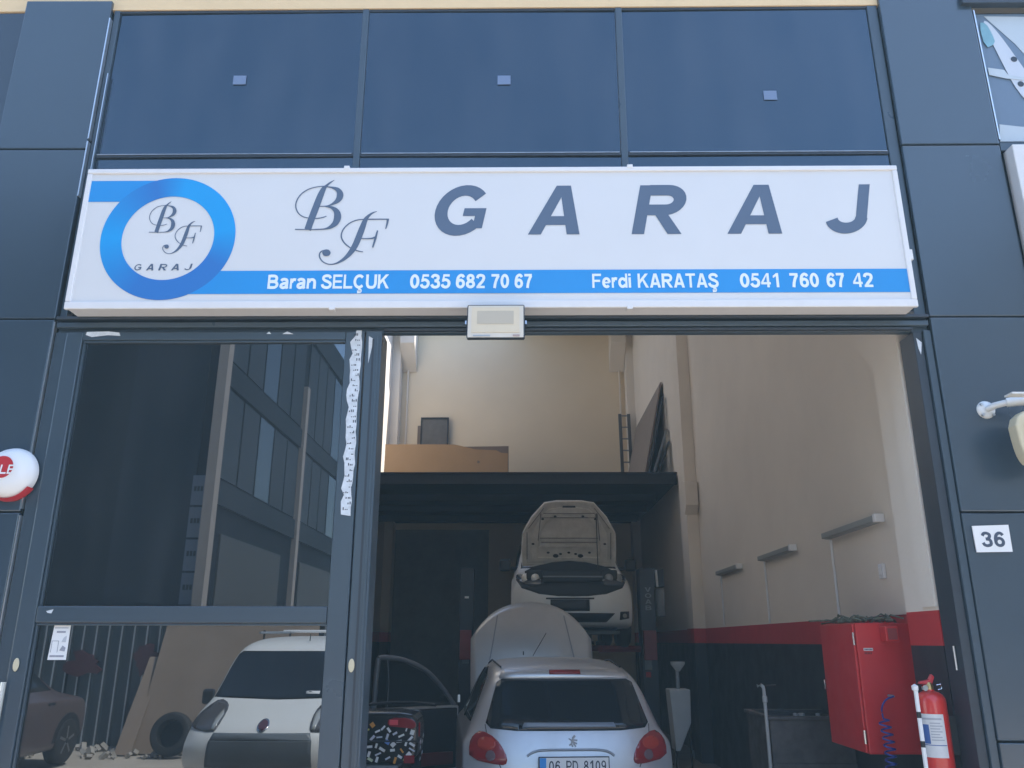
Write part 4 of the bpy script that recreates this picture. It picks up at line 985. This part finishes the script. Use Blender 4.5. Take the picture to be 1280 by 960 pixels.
m = MB(); m.obox(dpt(.10,1.00,-.13), da*.05, dn*.07, (0,0,.05)); m.build('door_mirror', BLKP, dr, bevel=.03)
B('hinge', STEEL, c1, -.815, -.79, 2.58, 2.63, .98, 1.05)
dprism('door_pocket', [(.12,.40),(.12,.52),(.75,.52),(.75,.40)], .076, .10, mat('door_red_reflector', (.16,.02,.02), .4), dr, .01)

# ---- white car up on the lift, nose to the street
c2 = thing('lifted_car', 'dusty white car raised on the lift with its bonnet open', 'car', (.68, 10.48, 1.56), R(180), local=True)
C2 = [(.10,.28),(.0,.42),(.0,.60),(.03,.80),(.06,1.10),(.10,1.45),(.20,1.64),(.8,1.72),(1.5,1.73),(2.05,1.66),(2.55,1.38),(2.98,1.04),(3.30,.98),(3.62,.955),(3.92,.90),(3.995,.72),(4.03,.50),(3.99,.34),(3.90,.22),(3.3,.18),(1.9,.18),(.6,.18)]
b2, v2 = car_shell(c2, C2, .84, [(0,.95),(1.5,.98),(2.9,.98),(3.4,.93),(4.03,.7)], WHITEC, .15, .42, bay={12:.80, 13:.82}, G=[(0,1),(.30,1.0),(.55,.99),(.70,.97),(.80,.91),(.87,.78),(.92,.48),(.955,.14),(.98,.0),(1,0)])
EDK = mat('engine_dark', (.012,.015,.018), .6)
MB().prism([(-.64,.60),(.64,.60),(.64,1.00),(.5,1.07),(.25,1.125),(0,1.145),(-.25,1.125),(-.5,1.07),(-.64,1.00)], 'y', 3.19, 3.23).build('bay_shade', EDK, c2)  # near-black sheet standing in for the shaded gap under the bonnet
B('slam_panel', EDK, c2, -.40, .40, 3.80, 3.955, .80, .955, bevel=.02)
for s_ in (-1, 1): B('slam_panel', EDK, c2, *sorted((s_*.402, s_*.62)), 3.60, 3.80, .84, .975, bevel=.02)
SM = [(-.75,.95),(-.76,.85),(-.68,.73),(-.45,.645),(-.2,.615),(0,.61),(.2,.615),(.45,.645),(.68,.73),(.76,.85),(.75,.95),(.5,.93),(0,.93),(-.5,.93)]
patch(v2, SM, 'y', 1, 'open_front_gap', mat('engine_dark', (.012,.015,.018), .6), c2, off=.006, step=.04)
for s in (-1, 1):
    HL = [(s*.40,.80),(s*.44,.745),(s*.62,.755),(s*.76,.86),(s*.75,.955),(s*.66,.95),(s*.50,.88)]
    if s < 0: HL = HL[::-1]
    hl = patch(v2, HL, 'y', 1, 'headlight', mat('dark_headlight_shell', (.05,.055,.06), .2, coat=.5), c2, off=.016, step=.03, rnd_=1)
    mat('lamp_glint', (.85,.83,.78), .35, .3); mat('lamp_dull', (.30,.31,.31), .3, .4)  # reflected light on one headlamp put in as a brighter colour
    for cx, rr_ in ((s*.50,.058),(s*.62,.070)):
        hh = v2.ray_cast(Vector((cx,20,.84)), Vector((0,-1,0)))[0]
        MB().lathe([(.0,.030),(rr_*.5,.027),(rr_*.85,.016),(rr_,0.0),(rr_,-.03)], (cx,hh.y+.012,.862), 'y', 20).build('lamp_bowl', MATS['lamp_glint'] if s > 0 else MATS['lamp_dull'], hl, smooth=60)
    fg = [(s*.63,.315),(s*.77,.34),(s*.77,.43),(s*.64,.42)]
    fo = patch(v2, fg if s > 0 else fg[::-1], 'y', 1, 'fog_recess', BLKP, c2, off=.006, step=.03)
    patch(v2, [(s*.70+.03*math.cos(t*math.pi/6), .37+.03*math.sin(t*math.pi/6)) for t in range(12)], 'y', 1, 'fog_lamp', CLEARL, fo, off=.012, step=.02)
    m = MB(); m.obox((s*.93,2.80,1.12), (.085,0,0), (0,.05,0), (0,0,.085)); m.build('door_mirror', BLKP, c2, bevel=.03)
    MB().tube([(s*.70,2.80,1.06),(s*.90,2.80,1.08)], .03, 8).build('mirror_arm', BLKP, c2)
    patch(v2, [(1.2,1.04),(1.25,1.52),(1.7,1.58),(2.1,1.52),(2.45,1.34),(2.82,1.08),(2.8,1.04)], 'x', s, 'side_window', CGLASS, c2)
    for y in (.70, 3.18): wheel(c2, s*.73, y, .26)
    patch(v2, [(3.18+.36*math.cos(t*math.pi/12), .28+.36*math.sin(t*math.pi/12)) for t in range(13)], 'x', s, 'wheel_arch', BLKP, c2, off=.005)
patch(v2, [(-.62,2.10),(.62,2.10),(.70,2.92),(-.70,2.92)], 'z', 1, 'windscreen', CGLASS, c2)
patch(v2, [(-.215,.425),(.30,.425),(.30,.57),(-.215,.57)], 'y', 1, 'plate_holder', BLKP, c2, off=.012, step=.05)
patch(v2, [(-.28,.575),(.36,.575),(.36,.595),(-.28,.595)], 'y', 1, 'grille_slot', BLKP, c2, off=.006)
patch(v2, [(-.44,.285),(.44,.285),(.56,.40),(-.56,.40)][::1], 'y', 1, 'lower_grille', BLKP, c2, off=.006)
patch(v2, [(-.60,.205),(.60,.205),(.60,.232),(-.60,.232)], 'y', 1, 'splitter', DGREYP, c2, off=.02)
B('under_tray', mat('dark_green_tray', (.035,.045,.045), .6), c2, -.62, .62, 2.7, 3.86, .13, .175)
B('cross_member', mat('grey_cross_member', (.17,.18,.19), .5), c2, -.40, .40, 3.957, 3.99, .862, .880)
B('engine_block', mat('engine_grey', (.03,.034,.038), .6, var=.5, scale=9), c2, -.40, .42, 3.2, 3.62, .60, .86, bevel=.03)
MB().lathe([(.06,0),(.068,.05),(.05,.10),(.03,.115),(.0,.12)], (-.13,3.55,.86), 'z', 16).build('coolant_bottle', mat('dirty_cream_plastic', (.32,.29,.22), .5, var=.2, scale=20), c2, smooth=40)
# bonnet: dusty underside towards us
HY2, HZ2, HA2 = 3.05, 1.08, R(66)
def hp2(x, v, t=0):   # t: height above the inner skin, towards the viewer
    return Vector((x, HY2 + v*math.cos(HA2) + t*math.sin(HA2), HZ2 + v*math.sin(HA2) - t*math.cos(HA2)))
OUT = [(-.68,0),(.68,0),(.69,.25),(.68,.50),(.55,.74),(.36,.955),(.18,.985),(-.18,.985),(-.36,.955),(-.55,.74),(-.68,.50),(-.69,.25)]
def hprism(name, poly, t0, t1, m, par, bevel=0):
    mb = MB(); n_ = len(poly); mb.add([hp2(a,v,t0) for a,v in poly]+[hp2(a,v,t1) for a,v in poly], [tuple(range(n_-1,-1,-1)), tuple(range(n_,2*n_))]+[(i,(i+1)%n_,n_+(i+1)%n_,n_+i) for i in range(n_)])
    return mb.build(name, m, par, bevel=bevel)
h2 = hprism('bonnet', OUT, -.03, 0, WHITEC, c2, .006)
def hring(name, o_, i_, t0, t1, m):
    mb = MB(); n_ = len(o_); vs = [hp2(a,v,t) for t in (t0,t1) for pl in (o_,i_) for a,v in pl]
    fs = []
    for k in range(n_):
        j = (k+1) % n_
        fs += [(2*n_+k,2*n_+j,3*n_+j,3*n_+k),(k,2*n_+k,2*n_+j,j),(n_+k,n_+j,3*n_+j,3*n_+k)]
    return mb.add(vs, fs).build(name, m, h2, bevel=.005)
sc_ = lambda f, dv: [(a*f, .49+(v-.49)*f+dv) for a, v in OUT]
hring('outer_rim', sc_(.985,0), sc_(.90,0), .0, .022, HOODIN)
hring('inner_frame', sc_(.80,0), sc_(.66,-.02), .0, .03, HOODIN)
hprism('inner_skin', sc_(.90,0), .0, .006, HOODIN, h2)
hprism('lock_plate', [(-.10,.86),(.10,.86),(.09,.91),(-.09,.91)], .006, .02, BLKP, h2)
hprism('cross_rib', [(-.43,.30),(.43,.30),(.41,.36),(-.41,.36)], .006, .03, HOODIN, h2, .006)
for a, v in ((-.30,.22),(-.10,.20),(.12,.20),(.30,.22),(-.38,.72),(.38,.72),(-.2,.76),(.2,.76),(-.52,.35),(.52,.35),(0,.22)):
    hprism('pressed_hole', [(a+.022*math.cos(t*math.pi/5), v+.014*math.sin(t*math.pi/5)) for t in range(10)], .020, .034, BLKP, h2)
GRV = mat('hood_grime', (.20,.19,.175), .8, var=.4, scale=14)
for v0, hw in ((.80,.37),(.735,.40),(.43,.42),(.37,.40)):
    hprism('hood_groove', [(-hw,v0),(hw,v0),(hw,v0+.010),(-hw,v0+.010)], .020, .0335, GRV, h2)
for s in (-1, 1):
    for a0, v0, a1, v1_ in ((.40,.80,.44,.40),(.60,.52,.60,.12),(.36,.88,.58,.58)):
        g_ = [(s*a0,v0),(s*(a0+.012),v0),(s*(a1+.012),v1_),(s*a1,v1_)]; hprism('hood_groove', g_ if s > 0 else g_[::-1], .018, .0335, GRV, h2)
for a, v in ((-.17,.17),(.19,.17)): hprism('pressed_hole', [(a+.04*math.cos(t*math.pi/6), v+.024*math.sin(t*math.pi/6)) for t in range(12)], .006, .036, BLKP, h2)
MB().tube([hp2(-.39,.80,.03), Vector((-.36,3.80,.87))], .008, 6).build('prop_rod', BLKP, c2)

# ================================================================== ACROSS THE STREET (seen in the door glass)
# ---- white van beside the photographer
van = thing('parked_van', 'white van with dark bumper reflected in the lower door pane', 'van', (-2.85, -8.55, 0), 0, local=True)
CV = [(.05,.30),(.0,.45),(.0,.80),(.02,1.1),(.06,1.45),(.14,1.60),(.6,1.66),(1.5,1.67),(2.2,1.64),(2.55,1.56),(2.78,1.36),(3.08,.985),(3.42,.86),(3.70,.72),(3.82,.60),(3.86,.45),(3.84,.30),(3.75,.20),(3.0,.16),(1.5,.16),(.4,.16)]
GV = [(0,1),(.30,1.0),(.55,.995),(.68,.98),(.78,.93),(.85,.80),(.91,.48),(.95,.14),(.98,.0),(1,0)]
bv, vv_ = car_shell(van, CV, .90, [(0,.98),(2.4,.97),(3.05,.94),(3.5,.85),(3.86,.5)], VANW, .08, .22, G=GV)
patch(vv_, [(-.79,.965),(0,.945),(.79,.965),(.78,1.02),(.70,1.44),(.66,1.475),(-.66,1.475),(-.70,1.44),(-.78,1.02)], 'y', 1, 'windscreen', CGLASS, van)
patch(vv_, [(-.58,.30),(.58,.30),(.56,.56),(-.56,.56)], 'y', 1, 'front_bumper', DGREYP, van, off=.012, thick=.03)
patch(vv_, [(-.555,.565),(.555,.565),(.53,.635),(-.53,.635)], 'y', 1, 'grille', mat('grille_grey', (.14,.16,.18), .45), van, off=.008)
for s in (-1, 1):
    HLv = [(s*.54,.635),(s*.505,.69),(s*.50,.83),(s*.54,.90),(s*.68,.95),(s*.79,.86),(s*.885,.71),(s*.86,.665)]
    if s < 0: HLv = HLv[::-1]
    hl = patch(vv_, HLv, 'y', 1, 'headlight', mat('van_headlight', (.10,.095,.10), .18, .1, coat=.6), van, off=.012, rnd_=1)
    ins = [(s*.535,.66),(s*.515,.80),(s*.55,.85),(s*.585,.76),(s*.57,.66)]
    patch(vv_, ins if s > 0 else ins[::-1], 'y', 1, 'lamp_insert', CLEARL, hl, off=.018)
    m = MB(); m.obox((s*.88,3.02,.965), (.065,0,0), (0,.06,0), (0,0,.085)); mr = m.build('door_mirror', BLKP, van, bevel=.03)
    patch(vv_, [(1.85,1.02),(1.9,1.48),(2.45,1.45),(2.85,1.05)], 'x', s, 'side_window', CGLASS, van)
    for y in (.75, 3.2): wheel(van, s*.76, y, .30)
    patch(vv_, [(3.2+.37*math.cos(t*math.pi/12), .30+.37*math.sin(t*math.pi/12)) for t in range(13)], 'x', s, 'wheel_arch', BLKP, van, off=.004)
patch(vv_, [(.30,1.0),(.46,1.0),(.46,1.03),(.30,1.03)], 'y', 1, 'dashboard_paper', WHITEP, van, off=.006)
lg = patch(vv_, [(.062*math.cos(t*math.pi/12), .705+.062*math.sin(t*math.pi/12)) for t in range(24)], 'y', 1, 'round_emblem', CHROME, van, off=.010, step=.03)
patch(vv_, [(.050*math.cos(t*math.pi/12), .705+.050*math.sin(t*math.pi/12)) for t in range(24)], 'y', 1, 'emblem_disc', mat('emblem_maroon', (.10,.04,.06), .3), lg, off=.014, step=.03)
MB().tube([(.14,2.45,1.60),(.12,2.36,1.68)], .006, 6).build('aerial', BLKP, van)
for s in (-1, 1):
    MB().tube([(s*.62,.4,1.72),(s*.62,2.1,1.70)], .016, 8).build('roof_rail', GREYM, van)
MB().tube([(-.72,.6,1.735),(.72,.6,1.735)], .02, 8).build('roof_bar', WHITEP, van)
for s in (-1, 1):
    for y in (.6, 1.9): MB().tube([(s*.62,y,1.62),(s*.62,y,1.735)], .014, 6).build('bar_foot', BLKP, van)
# ---- burgundy saloon
c4 = thing('parked_saloon', 'dark burgundy saloon tail reflected at the left of lower pane', 'car', (-7.02, -7.75, 0), 0, local=True)
C4 = [(.08,.28),(.0,.42),(.0,.62),(.03,.80),(.10,.88),(.50,.92),(.80,1.02),(1.15,1.24),(1.45,1.31),(1.9,1.335),(2.35,1.31),(2.75,1.16),(3.15,.95),(3.6,.88),(3.95,.75),(4.08,.55),(4.05,.30),(3.7,.2),(2,.2),(.5,.2)]
b4, v4 = car_shell(c4, C4, .82, [(0,.86),(.5,.88),(1.5,.90),(3.1,.90),(4.1,.62)], BURG, .15, .35)
for s in (-1, 1):
    patch(v4, [(.95,.96),(1.2,1.18),(1.55,1.24),(2.2,1.25),(2.65,1.12),(2.9,.96)], 'x', s, 'side_window', CGLASS, c4)
    patch(v4, [(.58+.36*math.cos(t*math.pi/12), .30+.36*math.sin(t*math.pi/12)) for t in range(13)], 'x', s, 'wheel_arch', BLKP, c4, off=.004)
    patch(v4, [(1.0,.78),(1.16,.78),(1.16,.81),(1.0,.81)], 'x', s, 'door_handle', BLKP, c4, off=.01)
    for y in (.58, 3.3): wheel(c4, s*.735, y, .30)
# ---- sheet fence
fn = thing('corrugated_fence', 'dark ribbed sheet metal fence reflected behind the parked vehicles', 'fence', (-4, -9.25, 0))
proto = None
for k in range(14):
    x0 = -13.5 + k*1.05
    m = MB(); xs = []
    for j in range(5):
        q = x0 + j*.21
        xs += [(q,-9.25),(q+.150,-9.25),(q+.165,-9.215),(q+.195,-9.215)]
    xs.append((x0+1.05,-9.25))
    xs = xs[:21]
    m.add([(x,y,0) for x,y in xs]+[(x,y,2.05) for x,y in xs], [(i,i+1,len(xs)+i+1,len(xs)+i) for i in range(len(xs)-1)])
    m.build('sheet', SHEET, fn)
    rb_ = MB()
    for j in range(5): rb_.box(x0+j*.21+.168, x0+j*.21+.192, -9.213, -9.208, 0, 2.04)
    rb_.build('rib_highlights', RIBL, fn)  # light caught by the ribs, put in as pale strips
for x in (-13.5, -11.4, -9.3, -7.2, -5.1, -3.0, -.9, 1.2): MB().tube([(x,-9.32,0),(x,-9.32,2.1)], .04, 8).build('fence_post', GREYM, fn)
B('top_rail', GREYM, fn, -13.5, 1.2, -9.30, -9.26, 2.0, 2.05)
RCL = mat('faded_red_cloth', (.11,.030,.036), .85, var=.3, scale=6)
for (cx_, cz_, rw, rh, la) in ((-7.15,1.22,.34,.22,'faded red cloth on the fence above the saloon boot in the reflection'), (-6.15,1.32,.26,.26,'faded red cloth on the fence beside the plywood in the reflection')):
    pl = []
    for k in range(18):
        t = 2*math.pi*k/18; j = rnd.uniform(.45,1.1); pl.append((cx_+rw*j*math.cos(t), cz_+rh*j*math.sin(t)))
    MB().prism(pl, 'y', -9.20, -9.17).build('red_cloth', RCL, None, base=(cx_,-9.185,cz_-rh), label=la, cat='cloth', group='red cloths on the fence')
# ---- leaning boards, tyre, rubble
for (x0, x1, yb, zt, la) in ((-5.80,-3.3,-8.30,1.98,'large brown plywood sheet reflected behind the tyre in lower pane'),(-5.98,-5.74,-8.15,1.35,'narrow brown board reflected left of the large plywood sheet')):
    m = MB(); m.add([(x0,yb,0),(x1,yb,0),(x1,yb-.82,zt),(x0,yb-.82,zt),(x0,yb-.03,0),(x1,yb-.03,0),(x1,yb-.85,zt),(x0,yb-.85,zt)],
                    [(0,1,2,3),(4,7,6,5),(0,4,5,1),(1,5,6,2),(2,6,7,3),(3,7,4,0)])
    m.build('plywood_board', PLY, None, base=((x0+x1)/2, yb, 0), label=la, cat='board', group='boards leaning on the fence')
ty = thing('loose_tyre', 'loose car tyre leaning on plywood, reflected left of the van', 'tyre', (-5.1, -8.0, 0))
o = MB().lathe([(.19,-.09),(.25,-.10),(.285,-.08),(.30,-.03),(.30,.03),(.285,.08),(.25,.10),(.19,.09),(.19,-.09)], (0,0,0), 'y', 36).build('tyre_carcass', RUBBER, ty, smooth=50)
o.data.transform(Matrix.Translation((0,0,.30)) @ Matrix.Rotation(R(14),4,'X') @ Matrix.Translation(OFF[ty])); 
rub = MB()
for k in range(140):
    x, y, s_ = rnd.uniform(-8.5,-3.4), rnd.uniform(-8.9,-7.75), rnd.uniform(.02,.07)
    a = Vector((rnd.uniform(-1,1),rnd.uniform(-1,1),rnd.uniform(-1,1))).normalized(); b = a.orthogonal().normalized(); c_ = a.cross(b)
    rub.obox((x,y,s_*.4), a*s_, b*s_*.7, c_*s_*.5)
rub.build('rubble', mat('rubble_stone', (.36,.33,.29), .9, var=.3, scale=6), None, kind='stuff', label='scattered rubble at the foot of the fence in the reflection', cat='rubble')
# ---- dark office block with beige corner posts
ob = thing('office_block', 'dark multi storey block with beige posts reflected in the upper pane', 'building', (-9, -14, 0))
B('core', OPPD, ob, -20, -5.66, -34, -9.92, 0, 10.0)
B('end_panel', mat('end_panel_cladding', (.024,.032,.044), .8, 0, .15), ob, -7.35, -5.95, -9.918, -9.90, 2.2, 10.0)
for y in (-9.86, -15.55, -20.9, -26.3): B('corner_post', POST, ob, -5.72, -5.54, y-.12, y+.12, 0, 9.9 if y > -15 else 7.9)
for z0, z1 in ((6.28,6.74),(4.0,4.45),(9.3,10.05)): B('floor_band', OPPM, ob, -5.658, -5.60, -34, -10.0, z0, z1)
for bay_i, (ya, yb) in enumerate(((-15.4,-10.05),(-20.7,-15.75),(-26.1,-21.1))):
    for z0, z1 in ((4.50,6.22),(6.80,9.2)):
        nW = 5; wv = (yb-ya)/nW
        for k in range(nW):
            B('window_pane', OPPB if (k+bay_i) % 5 != 2 else OPPG, ob, -5.657, -5.63, ya+k*wv+.05, ya+(k+1)*wv-.05, z0, z1)
    B('shutter_door', OPPS, ob, -5.657, -5.62, ya+.9, yb-.5, .05, 3.5)
for k in range(4): B('pale_notice', PALES, ob, -6.0, -5.74, -9.899, -9.885, 2.2+k*.58, 2.74+k*.58)
for k in range(4):
    for j in range(3): B('notice_mark', BLKP, ob, -5.96+j*.06, -5.915+j*.06, -9.884, -9.88, 2.45+k*.58, 2.54+k*.58)
gb = thing('gabled_shed', 'pale grey gabled workshop across the street, mirrored in right pillar', 'building', (12, -10, 0))
MB().prism([(7.6,0),(24,0),(24,8.0),(10.2,10.2),(7.6,5.9)], 'y', -24, -10.2).build('wall', mat('shed_render', (.26,.27,.28), .7, var=.08), gb)
for x in (9, 12, 15, 18): B('window', OPPG, gb, x, x+1.6, -10.198, -10.15, 1.2, 3.6)

# ------------------------------------------------------------------ thin air volume added to imitate a lens veil
hz = MB().box(-60, 60, -45, 16, -1.0, 10.6)
hm = bpy.data.materials.new('veil_air'); hm.use_nodes = True; hm.node_tree.nodes.clear()
hout = hm.node_tree.nodes.new('ShaderNodeOutputMaterial'); pv = hm.node_tree.nodes.new('ShaderNodeVolumePrincipled')
pv.inputs['Color'].default_value = (.50, .80, 1, 1); pv.inputs['Density'].default_value = .0048
hm.node_tree.links.new(pv.outputs[0], hout.inputs['Volume'])
hz.build('veil', hm, None, kind='stuff', label='added thin bluish haze filling the back-lit street and garage', cat='veil')
